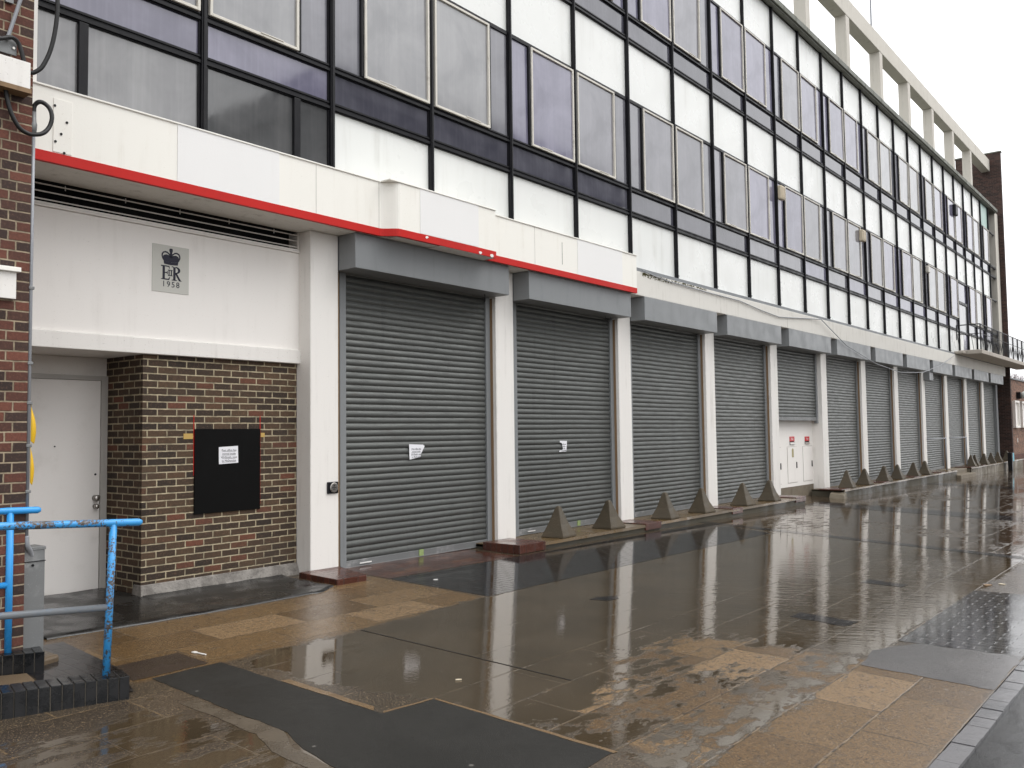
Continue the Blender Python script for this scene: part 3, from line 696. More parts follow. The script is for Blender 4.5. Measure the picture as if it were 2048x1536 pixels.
MB().tube([(-1.01, -1.206, 1.64), (-1.01, -1.2, 1.64)], .008, 8).build('spyhole', MAT['dark'], er)
# louvre over the white wall
MB().box(-2.32, 1.54, -1.6, -.62, 3.962, 4.225).build('louvre_void_shade', MAT['dark'], er)  # solid near-black box paints the shade behind the slats
lv = MB()
for i, z in enumerate((4.037, 4.112, 4.184)): lv.box(-2.3, 1.53, -.452, -.440, z, z+.011)
for i in range(6): lv.box(-1.9+i*.62, -1.892+i*.62, -.475, -.465, 4.17, 4.22)
lv.box(1.525, 1.54, -.6, -.43, 3.965, 4.22)
lv.build('louvre', MAT['soffit'], er)
sl = MB(); sl.box(-2.3, 1.545, -.60, -.405, 3.966, 3.985); sl.box(-2.3, 1.54, -.60, -.42, 3.990, 4.012)
sl.build('louvre_sill', MAT['whitewall'], er, bevel=.003)
# balcony at the far end
bl = empty_part('balcony', 38, .5, 4.7, B)
bs = MB(); bs.box(34.4, 47.5, .10, .99, 4.69, 4.86); bs.box(33.9, 34.4, .05, .40, 4.70, 4.80)
bs.build('balcony_slab', MAT['slab'], bl, bevel=.02)
rl = MB()
rl.tube([(34.5, .05, 5.90), (34.5, .93, 5.90), (47.4, .93, 5.90)], .022, 6); rl.tube([(34.5, .05, 5.52), (34.5, .93, 5.52), (47.4, .93, 5.52)], .014, 6)
rl.tube([(34.5, .93, 4.86), (34.5, .93, 5.90)], .028, 6); rl.tube([(34.5, .05, 5.30), (34.5, .05, 5.90)], .02, 6)
rl.build('handrail', MAT['blackrail'], bl)
i = 0; x = 34.5
bq = MB()
while x < 47.3:
    x += .24; i += 1
    bq.tube([(x, .93, 4.86), (x, .93, 5.90)], .009, 4)
    if i % 5 == 0: bq.tube([(x, .93, 4.86), (x, .93, 5.90)], .026, 5)
    bq.tube([(x-.24, .93, 4.90 if i % 2 else 5.50), (x, .93, 5.50 if i % 2 else 4.90)], .007, 4)
for j in range(3): bq.tube([(34.5, .15+j*.26, 4.86), (34.5, .15+j*.26+(.12 if j % 2 else -.08), 5.52)], .010, 4)
bq.build('balustrade', MAT['blackrail'], bl)

# ================================================================= FASCIA SIGN
F = empty('shop_fascia', 3.2, .2, 4.2, 'blank cream and white shop fascia with red bottom edge above the first shutters', 'sign')
ZF0, ZF1, ZFR = 4.222, 4.905, 4.316
def fascia_path():
    P = [(-2.32, .20), (2.33, .20)]
    for t in range(0, 91, 15): P.append((2.33+.11*math.sin(R(t)), .20+.11*(1-math.cos(R(t)))))
    for t in range(15, 91, 15): P.append((2.44+.10*(math.sin(R(t))), .31+.06*math.sin(R(t))))
    return P
FP = [(-2.32, .20), (2.30, .20)]+[(2.30+.20*(i/8), .20+.17*(.5-.5*math.cos(math.pi*i/8))) for i in range(1, 9)]+[(4.40, .37)]
FQ = [(4.40, .20), (8.62, .20)]
def strip(P, z0, z1, th=.03):
    m = MB()
    for (a, b_) in zip(P, P[1:]):
        m.hexa([(a[0], a[1], z0), (b_[0], b_[1], z0), (b_[0], b_[1]-th, z0), (a[0], a[1]-th, z0)], [(a[0], a[1], z1), (b_[0], b_[1], z1), (b_[0], b_[1]-th, z1), (a[0], a[1]-th, z1)])
    return m
m = strip(FP, ZFR, ZF1); m2 = strip(FQ, ZFR, ZF1); m.f += [tuple(i+len(m.v) for i in f) for f in m2.f]; m.v += m2.v; m.mi += m2.mi
m.box(4.37, 4.40, .20, .34, ZFR, ZF1)
m.build('cream_panel', MAT['cream'], F)
m = strip([(p[0], p[1]+.006) for p in FP], ZF0, ZFR, .05); m2 = strip([(p[0], p[1]+.006) for p in FQ], ZF0, ZFR, .05); m.f += [tuple(i+len(m.v) for i in f) for f in m2.f]; m.v += m2.v; m.mi += m2.mi
m.box(4.372, 4.404, .20, .325, ZF0, ZFR)
m.build('red_trim', MAT['red'], F)
m = MB(); m.box(-2.32, 8.6, .10, .17, ZF0+.01, ZF1-.012); m.box(2.5, 4.36, .17, .335, ZF0+.004, ZF1-.012); m.box(3.25, 4.37, .135, .36, ZF0-.004, ZF0+.003)
m.build('backing', MAT['white'], F)
m = MB(); m.box(-2.32, 2.32, .05, .215, ZF1, ZF1+.018); m.box(2.32, 4.40, .05, .385, ZF1+.002, ZF1+.02); m.box(4.402, 8.63, .05, .215, ZF1, ZF1+.018)
m.build('capping', MAT['cream'], F, bevel=.004)
for s0, s1, nn in ((-.47, .78, .205), (2.86, 4.02, .375), (6.72, 8.12, .205)):
    MB().box(s0, s1, nn-.004, nn, ZFR-.02 if nn < .3 else ZFR+.005, ZF1+.004).build('white_patch', MAT['coldwhite'], F)
for s0, nn in ((1.30, .2), (5.55, .2), (2.295, .2)):
    MB().box(s0, s0+.006, nn-.002, nn+.0015, ZFR, ZF1).build('panel_joint', MAT['doorframe'], F)
MB().box(6.28, 6.288, .198, .202, 4.42, 4.78).build('crack', MAT['dark'], F)
cv = MB().box(-1.70, -1.53, .20, .206, 4.325, 4.82).build('cover_strip', MAT['cream'], F, bevel=.002)
for s, z in ((-1.69, 4.75), (-1.58, 4.62), (-1.63, 4.50), (-1.68, 4.42), (-1.60, 4.33)):
    MB().tube([(s, .206, z), (s, .212, z)], .012, 8).build('screw', MAT['black'], F)
for s, z in ((2.98, 4.29), (4.30, 4.245), (4.05, 4.25)):
    pts = [(s+rg.uniform(.02, .05)*math.cos(t), z+rg.uniform(.012, .03)*math.sin(t)) for t in np.linspace(0, 6.2, 8)]
    MB().prism(pts, .37, .378).build('paint_chip', MAT['white_scrap'], F)

# ================================================================= BRICK FIN, NEIGHBOUR, FAR BUILDING, OPPOSITE BUILDING
t = MB(); t.box(44.76, 44.99, -1.82, .25, -.6, 15.62)
fw = t.build('brick_fin_wall', MAT['brick_dark']); tag(fw, 'tall dark brick fin wall closing the far end of the office block', 'wall')
MB().box(44.73, 45.02, -1.86, .29, 15.62, 15.68).build('coping', MAT['gutter'], fw)
nb = MB(); nb.box(-14, -2.385, -9, 1.40, -.4, 9.5)
nb = nb.build('brick_building', MAT['brick_red']); tag(nb, 'red and dark brick wall of the neighbouring building at the left edge', 'building')

FB = empty('low_brick_building', 60, -3, -.4, 'low red brick building with white boarded windows beyond the dark fin wall', 'building')
MB().box(46.4, 80, -10, -.2, .25, 4.23).build('wall', MAT['brick_far'], FB)
MB().box(46.4, 80, -10, -.16, -.9, .25).build('plinth', MAT['brick_plinth'], FB)
MB().box(46.3, 80.1, -10.1, -.12, 4.23, 4.30).build('roof', MAT['flash'], FB)
for s0 in (47.85, 50.0, 52.2, 54.4):
    w = MB().ring(s0, s0+1.35, 1.66, 3.10, .10, -.2, -.05).build('window', MAT['white'], FB, bevel=.005)
    MB().box(s0+.1, s0+1.25, -.2, -.17, 1.76, 3.0).build('window_board', MAT['whitewall'], w)
MB().box(48.86, 48.96, -.2, -.17, .88, 1.11).build('vent', MAT['white'], FB)
lp = MB(); lp.tube([(49.7, -.2, 3.42), (49.7, .05, 3.46)], .05, 8); lp.box(49.2, 49.45, -.2, .0, 3.22, 3.58)
lp = lp.build('wall_lamp', MAT['black']); tag(lp, 'round bulkhead lamp on the low brick building', 'lamp')
gl = MB(); gl.tube([(49.6, -.02, 3.42), (49.75, .10, 3.42), (49.95, .20, 3.42), (50.1, .24, 3.42)], [.12, .22, .22, .10], 12); gl.build('lamp_glass', MAT['glasslamp'], lp, smooth=True)

OB = empty('opposite_building', 25, 16, 0, 'office building across the road mirrored in the lower panes', 'building')
MB().box(15.5, 35, 16, 30, -1.5, 13.9).build('wall', paint('dull_render', (.14, .14, .15), .8), OB)
MB().box(15.2, 35.3, 15.6, 30.3, 13.9, 15.0).build('roof', paint('parapet', (.17, .17, .18), .7), OB)
for r_ in range(4):
    for j in range(8):
        s0 = 16.1+j*2.4
        w = MB().ring(s0, s0+1.9, 1.2+r_*3.2, 3.1+r_*3.2, .12, 15.9, 16.0).build('window', MAT['white'], OB)
        MB().box(s0+.12, s0+1.78, 15.94, 15.99, 1.32+r_*3.2, 2.98+r_*3.2).build('pane', MAT['sillyglass'], w)

# ================================================================= PLINTHS, STEPS, CONES
def plinth(name, s0, s1, n1, ztop, side, label, pads=()):
    m = MB()
    m.cur = 0
    e = empty(name, (s0+s1)/2, .1, ztop-.2, label, 'kerb')
    N_ = max(2, int((s1-s0)/.25)); rr = random.Random(int(s0*10))
    fr = [(s0+(s1-s0)*i/N_, n1+rr.uniform(-.012, .008)) for i in range(N_+1)]
    body = MB(); body.box(s0, s1, -.42, n1-.02, -.6, ztop-.012)
    for (a, b_) in zip(fr, fr[1:]):
        body.hexa([(a[0], a[1]-.01, -.6), (b_[0], b_[1]-.01, -.6), (b_[0], n1-.05, -.6), (a[0], n1-.05, -.6)], [(a[0], a[1]-.01, ztop-.045), (b_[0], b_[1]-.01, ztop-.045), (b_[0], n1-.05, ztop-.045), (a[0], n1-.05, ztop-.045)])
    body.build('riser', side, e)
    tp = MB()
    for (a, b_) in zip(fr, fr[1:]):
        tp.hexa([(a[0], a[1]+.02, ztop-.045), (b_[0], b_[1]+.02, ztop-.045), (b_[0], -.40, ztop-.045), (a[0], -.40, ztop-.045)], [(a[0], a[1]+.012, ztop+rr.uniform(-.003, .003)), (b_[0], b_[1]+.012, ztop), (b_[0], -.40, ztop), (a[0], -.40, ztop)])
    tp.build('coping', MAT['plinthtop'], e)
    for (p0, p1, q0, q1, h) in pads:
        MB().box(p0, p1, q0, q1, ztop-.10 if q1 > n1 else ztop-.01, ztop+h).build('brick_pad', MAT['padred'], e, bevel=.008)
    return e
plinth('plinth', 4.70, 15.88, .47, .100, MAT['plinth'], 'low wet mossy plinth with red brick pads in front of the near shutters',
       ((4.66, 5.28, -.16, .53, .030), (8.25, 8.80, -.16, .50, .018), (11.78, 12.28, -.16, .49, .016), (15.25, 15.90, -.16, .49, .022)))
plinth('plinth', 18.75, 31.6, .47, .095, MAT['plinth'], 'low dark plinth between the white posting wall and the far steps',
       ((18.6, 19.3, -.16, .45, .02), (22.3, 22.9, -.16, .46, .02), (25.7, 26.4, -.16, .46, .02), (29.3, 29.9, -.16, .46, .02)))
plinth('plinth', 34.2, 46.2, .47, .095, MAT['plinthpale'], 'pale concrete plinth beyond the far steps at the end of the block',
       ((34.2, 34.9, -.16, .45, .02), (36.4, 37.0, -.16, .46, .02)))
st = empty('entrance_steps', 32.9, .1, -.3, 'two pale stone steps between the far steel handrails', 'steps')
MB().box(31.6, 34.2, -.42, .30, -.6, .08).build('upper_step', MAT['stone'], st, bevel=.015)
MB().box(31.6, 34.2, -.42, .62, -.6, -.09).build('lower_step', MAT['stone'], st, bevel=.015)
bp = MB(); bp.slabpoly([(1.36, -.19), (1.98, -.19), (1.80, .50), (1.36, .50)], -.05, .066)
bp = bp.build('brick_step', MAT['padred'], bevel=.008); tag(bp, 'wet red brick step at the foot of the first white pillar', 'step')
rs = MB(); rs.hexa([(18.35, .62, -.13), (18.75, .55, -.13), (18.7, .1, -.13), (18.3, .2, -.13)], [(18.45, .55, -.02), (18.72, .52, .04), (18.7, .15, .05), (18.4, .2, .02)])
tag(rs.build('broken_stone', MAT['plinthpale'], bevel=.02), 'broken pale kerb stone at the start of the far plinth', 'stone')
# red bricks lying in the corner
def cone_mesh(seed=0):
    m = MB(); hb, ht, h = .205, .038, .475; J = random.Random(seed*31+5); jt = lambda P, a: [(x+J.uniform(-a, a), y+J.uniform(-a, a), z+J.uniform(-a, a)*.6) for x, y, z in P]
    b0 = [(-hb, hb, 0), (hb, hb, 0), (hb, -hb, 0), (-hb, -hb, 0)]; b1 = [(x*.97, y*.97, .03) for x, y, _ in b0]
    t0 = [(-ht, ht, h-.02), (ht, ht, h-.02), (ht, -ht, h-.02), (-ht, -ht, h-.02)]; t1 = [(x*.5, y*.5, h) for x, y, _ in t0]
    m0 = [(x*.60, y*.60, .20) for x, y, _ in b0]; b1 = jt(b1, .008); m0 = jt(m0, .004); t0 = jt(t0, .009); t1 = jt(t1, .006)
    i = m.pts(b0+b1+m0+t0+t1)
    m.face(i+3, i+2, i+1, i)
    for L in range(4):
        for q in range(4): w = (q+1) % 4; m.face(i+4*L+q, i+4*L+w, i+4*L+4+w, i+4*L+4+q)
    m.face(i+16, i+17, i+18, i+19)
    return m
proto = cone_mesh().build('concrete_pyramid', MAT['cone'], bevel=.012, loc=(0, 0, 0))
variants = {}
for q in (1, 2):
    tmp = cone_mesh(q).build('concrete_pyramid_casting', MAT['cone'], loc=(0, 0, 0)); variants[q] = tmp.data; bpy.data.objects.remove(tmp)
near = [(6.02, 'nearest the camera, left of the second shutter'), (7.47, 'in front of the right side of the second shutter'), (9.42, 'left in front of the third shutter'),
        (10.90, 'right in front of the third shutter'), (12.85, 'left in front of the fourth shutter'), (14.30, 'last on the near plinth, beside the posting wall')]
far = [(19.69, 'first on the middle plinth, right of the posting wall'), (21.25, 'second on the middle plinth, in front of a white pillar'), (23.17, 'third on the middle plinth'), (24.60, 'fourth on the middle plinth, right of its red pad'),
       (26.50, 'fifth on the middle plinth'), (27.97, 'last on the middle plinth, before the steel handrails'), (35.3, 'behind the second steel handrail, first on the pale plinth'), (36.0, 'second on the pale plinth, right of the handrail'),
       (37.9, 'third on the pale plinth'), (39.4, 'fourth on the pale plinth'), (41.0, 'fifth on the pale plinth'), (43.2, 'last of all, behind the black post')]
for i, (s, lab) in enumerate(near+far):
    o = proto if i == 0 else proto.copy()
    if i:
        COL.objects.link(o)
        if i % 3: o.data = variants[i % 3]
    zt = .100 if i < 6 else .095
    o.location = W(s, .235, zt); o.rotation_euler = (0, 0, R(random.Random(i).uniform(-7, 7)))
    k = 1 if i < 12 else .97; o.scale = (k, k, 1+random.Random(i+50).uniform(-.02, .02))
    tag(o, 'concrete pyramid '+lab, 'bollard', 'concrete pyramids along the plinths')

# far steel handrails
for s, lab in ((30.2, 'first galvanised handrail by the far steps, left of the pillar'), (33.6, 'second galvanised handrail by the far steps, right of the pillar')):
    r_ = pil(8) if s < 32 else pil(9)
    h = MB(); h.tube([(r_-.02, -.19, 1.31), (r_+1.45, .12, 1.31)], .024, 8); h.tube([(r_+1.45, .12, 1.33), (r_+1.45, .12, .08)], .026, 8)
    tag(h.build('handrail', MAT['conduit'], smooth=True), lab, 'handrail', 'steel handrails at the far steps')

# far black post with its pale blue sign
pz = gz(41.2, .75)
po = MB(); po.box(41.05, 41.30, .62, .80, pz, pz+.82)
po = po.build('sign_post', MAT['black'], bevel=.01); tag(po, 'short black post with a pale blue sign at the far plinth end', 'post')
MB().box(41.33, 41.85, .72, .76, pz+.42, pz+.80).build('sign_panel', MAT['teal'], po)
MB().box(41.30, 41.60, .66, .72, pz, pz+.80).build('rear_leg', MAT['black'], po)

# ================================================================= THINGS ON THE WALLS
# royal cypher plaque
PQ = empty('cypher_plaque', -.165, -.43, 3.28, 'grey plaque with crown, E II R and 1958 on the white wall', 'plaque')
PS0, PZ0, PW, PH = -.38, 3.278, .43, .512
MB().box(PS0, PS0+PW, -.43, -.424, PZ0, PZ0+PH).build('plate', MAT['plaque'], PQ, bevel=.002)
U = lambda u, v: (PS0+PW*u, PZ0+PH*v)
def glyph(name, polys, n1=-.4205):
    m = MB()
    for P in polys: m.prism([U(*p) for p in P], -.424, n1)
    m.build(name, MAT['cypher'], PQ)
def arc(cx, cy, rx, ry, a0, a1, n=10): return [(cx+rx*math.cos(R(a0+(a1-a0)*i/n)), cy+ry*math.sin(R(a0+(a1-a0)*i/n))) for i in range(n+1)]
cr = [[(.315, .60), (.5, .588), (.685, .60), (.70, .66), (.5, .645), (.30, .66)],
      [(.30, .662), (.5, .647), (.70, .662), (.725, .74), (.695, .785), (.63, .805), (.56, .795), (.5, .765), (.44, .795), (.37, .805), (.305, .785), (.275, .74)]]
cr.append([(.455, .75), (.545, .75), (.528, .845), (.545, .885), (.545, .925), (.525, .94), (.475, .94), (.455, .925), (.455, .885), (.472, .845)])
for sg in (-1, 1):
    oo = [(.715, .68), (.755, .75), (.755, .80), (.725, .85), (.66, .872), (.60, .865), (.53, .82)]; ii = [(.70, .69), (.725, .75), (.722, .795), (.70, .828), (.655, .842), (.605, .835), (.53, .785)]
    if sg < 0: oo = [(1-x, y) for x, y in oo]; ii = [(1-x, y) for x, y in ii]
    for j in range(6): cr.append([oo[j], oo[j+1], ii[j+1], ii[j]])
glyph('crown', cr)
E_ = [[(.275, .275), (.335, .275), (.335, .555), (.275, .555)], [(.235, .54), (.275, .548), (.275, .568), (.235, .568)], [(.235, .268), (.275, .268), (.275, .29), (.235, .28)],
      [(.335, .545), (.44, .545), (.455, .505), (.462, .505), (.458, .568), (.275, .568), (.275, .555), (.335, .555)], [(.275, .268), (.455, .268), (.478, .335), (.468, .335), (.43, .292), (.335, .29), (.335, .275), (.275, .275)],
      [(.335, .408), (.39, .408), (.40, .385), (.41, .385), (.41, .452), (.40, .452), (.39, .43), (.335, .43)]]
glyph('letter_e', E_)
I_ = []
for x0 in (.425, .487):
    I_ += [[(x0+.012, .365), (x0+.038, .365), (x0+.038, .475), (x0+.012, .475)], [(x0-.006, .468), (x0+.056, .468), (x0+.056, .485), (x0-.006, .485)], [(x0-.006, .355), (x0+.056, .355), (x0+.056, .372), (x0-.006, .372)]]
glyph('numeral', I_)
R_ = [[(.565, .275), (.625, .275), (.625, .555), (.565, .555)], [(.525, .548), (.565, .545), (.565, .568), (.525, .568)], [(.525, .268), (.665, .268), (.665, .282), (.625, .29), (.565, .29), (.525, .282)],
      [(.625, .43), (.66, .43), (.765, .29), (.80, .268), (.725, .268), (.625, .405)]]
o1 = arc(.63, .492, .125, .076, 90, -90, 10); i1 = arc(.63, .492, .065, .052, -90, 90, 10)
for j in range(10): R_.append([o1[j], o1[j+1], i1[9-j], i1[10-j]])
glyph('letter_r', R_)
text('1958', .088, *[U(.50, .175)[0]], -.4235, U(.5, .172)[1], MAT['cypher'], PQ, 'date', .0015, spacing=1.25)

# black board with notice
BB = MB().box(.148, 1.0, -.46, -.443, .875, 1.808).build('black_board', MAT['boardblack'], bevel=.002); tag(BB, 'black board covering an opening in the brown brick wall', 'board')
rm = MB(); rm.box(.140, .147, -.46, -.456, 1.3, 1.96); rm.box(1.002, 1.010, -.46, -.456, .93, 1.96)
rm.build('red_edge', MAT['red'], BB)
ym = MB(); ym.box(.02, .134, -.46, -.456, 1.70, 1.76); ym.box(1.016, 1.07, -.46, -.456, 1.71, 1.76); ym.build('yellow_mark', paint('ochre_mark', (.5, .33, .10), .7), BB)
def notice(s0, s1, z0, z1, n, label, size, lines, shape=None, tilt=0.0):
    e = empty('paper_notice', (s0+s1)/2, n, z0, label, 'notice', None)
    P = shape or [(s0, z0), (s1, z0+.01), (s1-.005, z1+.004), (s0-.003, z1-.006)]
    NX, NZ = 8, 8
    m = MB(); 
    if shape: m.prism(P, n-.0012, n)
    else: m.prism(P, n-.0012, n)
    m.build('sheet', MAT['paper'], e)
    k = len(lines); 
    for i, l in enumerate(lines):
        zz = z1-(z1-z0)*(.22+.20*i); text(l, size, (s0+s1)/2+.004, n+.0006, zz, MAT['ink'], e, 'lettering', .0004, rot=tilt)
        MB().box(s0+(s1-s0)*.15, s1-(s1-s0)*.15, n, n+.0008, zz-size*.5, zz-size*.5+.003).build('underline', MAT['ink'], e)
    return e
LINES = ['Post office has', 'moved inside', 'WHSmith, next', 'to McDonalds']
notice(.449, .70, 1.412, 1.610, -.441, 'square white paper notice on the black board', .033, LINES)
def on_shutter(x): return x
notice(3.33, 3.60, 1.375, 1.56, -.330, 'crumpled white paper notice taped to the first shutter', .031, LINES, [(3.34, 1.375), (3.55, 1.405), (3.555, 1.44), (3.635, 1.555), (3.60, 1.575), (3.33, 1.585), (3.335, 1.44)])
notice(6.90, 7.10, 1.39, 1.56, -.330, 'torn white paper notice taped to the second shutter', .026, ['office has', 'inside', 'next', 'to McDonalds'], [(6.86, 1.395), (7.07, 1.40), (7.09, 1.575), (6.88, 1.58), (6.88, 1.555), (6.94, 1.54), (6.97, 1.45), (6.95, 1.425), (6.86, 1.415)])
for s, lab in ((3.50, 'small green and white sticker at the foot of the first shutter'), (7.35, 'small green and white sticker at the foot of the second shutter')):
    z0 = .05 if s < 4 else .12
    tag(MB().box(s, s+.085, -.325, -.3155, z0, z0+.085).build('sticker', MAT['greensticker']), lab, 'sticker')
# round buzzer on the first pillar
BZ = MB().box(1.785, 1.955, -.20, -.178, 1.005, 1.150).build('door_buzzer', MAT['black'], bevel=.01); tag(BZ, 'square black box with round steel face on the first white pillar', 'buzzer')
fc = MB(); fc.tube([(1.878, -.179, 1.080), (1.878, -.168, 1.080), (1.878, -.165, 1.080)], [.060, .060, .054], 28); fc.build('steel_face', MAT['steel'], BZ)
mk = MB(); mk.box(1.845, 1.911, -.165, -.1642, 1.076, 1.084); mk.box(1.853, 1.903, -.165, -.1642, 1.058, 1.063); mk.tube([(1.878, -.1651, 1.105), (1.878, -.164, 1.105)], .008, 8); mk.build('markings', MAT['black'], BZ)
# boxes on the curtain wall
def alarm(s0, s1, z0, z1, label, mat, face):
    o = MB().box(s0, s1, -.03, .10, z0, z1).build('alarm_box', mat, bevel=.03); tag(o, label, 'alarm box')
    if face: MB().box(s0+.03, s1-.03, .10, .106, z0+.04, z1-.04).build('face_plate', face, o, bevel=.01)
alarm(15.90, 16.16, 7.45, 7.80, 'beige alarm box on the first floor windows, nearer of two', MAT['beige'], MAT['beigeface'])
alarm(22.36, 22.66, 7.45, 7.80, 'beige alarm box on the first floor windows, farther of two', MAT['beige'], MAT['beigeface'])
alarm(30.15, 30.40, 7.52, 7.78, 'small cream box on a far first floor mullion', MAT['sash'], None)
alarm(35.05, 35.45, 10.62, 11.08, 'black box on the top floor glazing near the far end', MAT['black'], MAT['blackrail'])
cx = MB().box(30.02, 30.55, -.25, .02, 3.48, 3.78).build('junction_box', MAT['boxgrey'], bevel=.01); tag(cx, 'small grey junction box under a far shutter housing', 'junction box')
# little pull cords under the housings
for s, z, lab in ((4.70, 3.76, 'short black cord hanging under the first shutter housing'), (8.10, 3.76, 'thin wire loop hanging under the second shutter housing')):
    m = MB()
    if s < 6: m.tube([(s, -.1, 3.79), (s, -.1, 3.74), (s, -.1, 3.70), (s, -.1, 3.67)], [.006, .006, .016, .008], 8)
    else: m.tube([(s-.10, -.1, 3.79), (s-.07, -.1, 3.70), (s, -.1, 3.67), (s+.07, -.1, 3.71), (s+.08, -.1, 3.79)], .004, 5)
    tag(m.build('pull_cord', MAT['rubber']), lab, 'cord')
# long cable along the band
CP = [(8.95, 4.70), (9.4, 4.655), (9.97, 4.62), (11.5, 4.60), (13.2, 4.595), (14.4, 4.50), (15.45, 4.445), (16.5, 4.52), (17.55, 4.60), (18.25, 4.64), (20.2, 4.09), (22.9, 3.71), (25.6, 3.56), (28.5, 3.69), (31.1, 4.09), (33.35, 4.58)]
m = MB(); m.tube([(s, .125 if s < 18 else .17, z) for s, z in CP], .012, 6)
tag(m.build('facade_cable', MAT['conduit'], smooth=True), 'thin grey cable sagging across the far shutter housings', 'cable')
ms = MB(); rr = random.Random(5)
for i in range(240):
    s = 9.0+2.6*rr.random()**1.4; z = 4.66-rr.random()**2*.09*(1-(s-9)/3.2); L = rr.uniform(.012, .035); a = rr.uniform(0, 6.28)
    ms.hexa([(s-L*.4, .098, z-L*.4), (s+L*.4, .098, z-L*.5), (s+L*.4, .09, z-L*.4), (s-L*.4, .09, z-L*.5)], [(s-L*.3, .10+L*.5, z+L*.2), (s+L*.5, .10+L*.4, z+L*.4), (s+L*.3, .10, z+L*.4), (s-L*.4, .10, z+L*.2)])
mo = ms.build('moss', paint('moss', (.11, .10, .035), .9, (.20, .13, .05), .8, streak=False, sc=5)); mo['kind'] = 'stuff'; mo['label'] = 'brown green moss on the top edge of the concrete band'

# ---- left edge: cables, conduit, boxes
def sm(P, k=6):
    out = []
    for i in range(len(P)-1):
        p0, p1, p2, p3 = P[max(i-1, 0)], P[i], P[i+1], P[min(i+2, len(P)-1)]
        for j in range(k):
            t = j/k
            out.append(tuple(.5*((2*p1[c])+(-p0[c]+p2[c])*t+(2*p0[c]-5*p1[c]+4*p2[c]-p3[c])*t*t+(-p0[c]+3*p1[c]-3*p2[c]+p3[c])*t**3) for c in range(3)))
    out.append(P[-1]); return out
def px(x, y, n):     # crop pixels of the left edge -> facade plane n (measured from the survey of the photograph)
    s = -2.6475+.000708*x-.0000*y; z = 5.045-.001268*y+.00032*x*(1-(y/1535)*.9)
    return (s, n, z)
hc = [(-2.256, 1.50, 5.6), (-2.256, 1.50, 5.12), (-2.258, 1.50, 4.98), (-2.272, 1.49, 4.82), (-2.30, 1.48, 4.68), (-2.345, 1.47, 4.56), (-2.385, 1.46, 4.51), (-2.42, 1.45, 4.49), (-2.455, 1.44, 4.515), (-2.478, 1.44, 4.60), (-2.505, 1.44, 4.68), (-2.54, 1.45, 4.71), (-2.585, 1.46, 4.705), (-2.68, 1.47, 4.66), (-2.9, 1.46, 4.62)]
m = MB(); m.tube(sm(hc), .0165, 10); tag(m.build('hanging_cable', MAT['rubber'], smooth=True), 'thick black cable looping down beside the brick corner at top left', 'cable')
br = MB(); br.box(-2.72, -2.51, 1.40, 1.412, 4.60, 4.715); br = br.build('cable_bracket', MAT['galv'], bevel=.003); tag(br, 'galvanised bracket plate with stay rod on the brick corner', 'bracket')
m = MB(); m.tube([(-2.475, 1.46, 5.15), (-2.582, 1.42, 4.70)], .014, 8); m.build('stay_rod', MAT['conduit'], br)
MB().box(-2.60, -2.545, 1.40, 1.43, 4.985, 5.03).build('upper_plate', MAT['galv'], br)
for s, z in ((-2.63, 4.70), (-2.535, 4.65)): MB().tube([(s, 1.412, z), (s, 1.425, z)], .010, 8).build('bolt', MAT['steel'], br)
jb = MB(); jb.hexa([(-2.9, 1.52, 4.335), (-2.452, 1.52, 4.335), (-2.452, 1.40, 4.335), (-2.9, 1.40, 4.335)], [(-2.9, 1.52, 4.535), (-2.452, 1.52, 4.535), (-2.452, 1.40, 4.55), (-2.9, 1.40, 4.55)])
jb = jb.build('cable_box', MAT['white'], bevel=.004); tag(jb, 'white cable box high on the left brick wall', 'box')
MB().box(-2.9, -2.445, 1.40, 1.525, 4.30, 4.334).build('base_rail', MAT['wood'], jb)
cd = MB(); cd.tube([(-2.368, 1.385, 4.20), (-2.368, 1.385, 3.2), (-2.368, 1.385, .95)], .0135, 10)
cd = cd.build('cable_conduit', MAT['conduit'], smooth=True); tag(cd, 'grey conduit pipe running down the brick corner beside the door', 'pipe')
lp_ = [(-2.60, 1.45, 4.33), (-2.585, 1.45, 4.24), (-2.555, 1.45, 4.14), (-2.50, 1.45, 4.05), (-2.44, 1.45, 4.02), (-2.385, 1.46, 4.02), (-2.325, 1.46, 4.05), (-2.278, 1.45, 4.115), (-2.262, 1.45, 4.19), (-2.275, 1.44, 4.255), (-2.31, 1.42, 4.295), (-2.345, 1.41, 4.295), (-2.366, 1.39, 4.265), (-2.368, 1.385, 4.21)]
m = MB(); m.tube(sm(lp_), .0165, 10); m.build('cable_loop', MAT['rubber'], cd, smooth=True)
m = MB(); m.tube([(-2.368, 1.385, 4.22), (-2.368, 1.385, 4.14), (-2.368, 1.385, 4.12), (-2.368, 1.385, 4.04)], [.017, .019, .026, .020], 10); m.build('coupling', MAT['galv'], cd, smooth=True)
for z in (2.85, 2.28, 1.98, 1.66, 1.32): 
    m = MB(); m.box(-2.388, -2.348, 1.36, 1.405, z, z+.022); m.build('clip', MAT['galv'], cd, bevel=.003)
m = MB(); m.tube(sm([(-2.368, 1.385, 1.0), (-2.362, 1.385, .93), (-2.33, 1.36, .88), (-2.30, 1.33, .82)]), .02, 8); m.build('lower_bend', MAT['conduit'], cd, smooth=True)
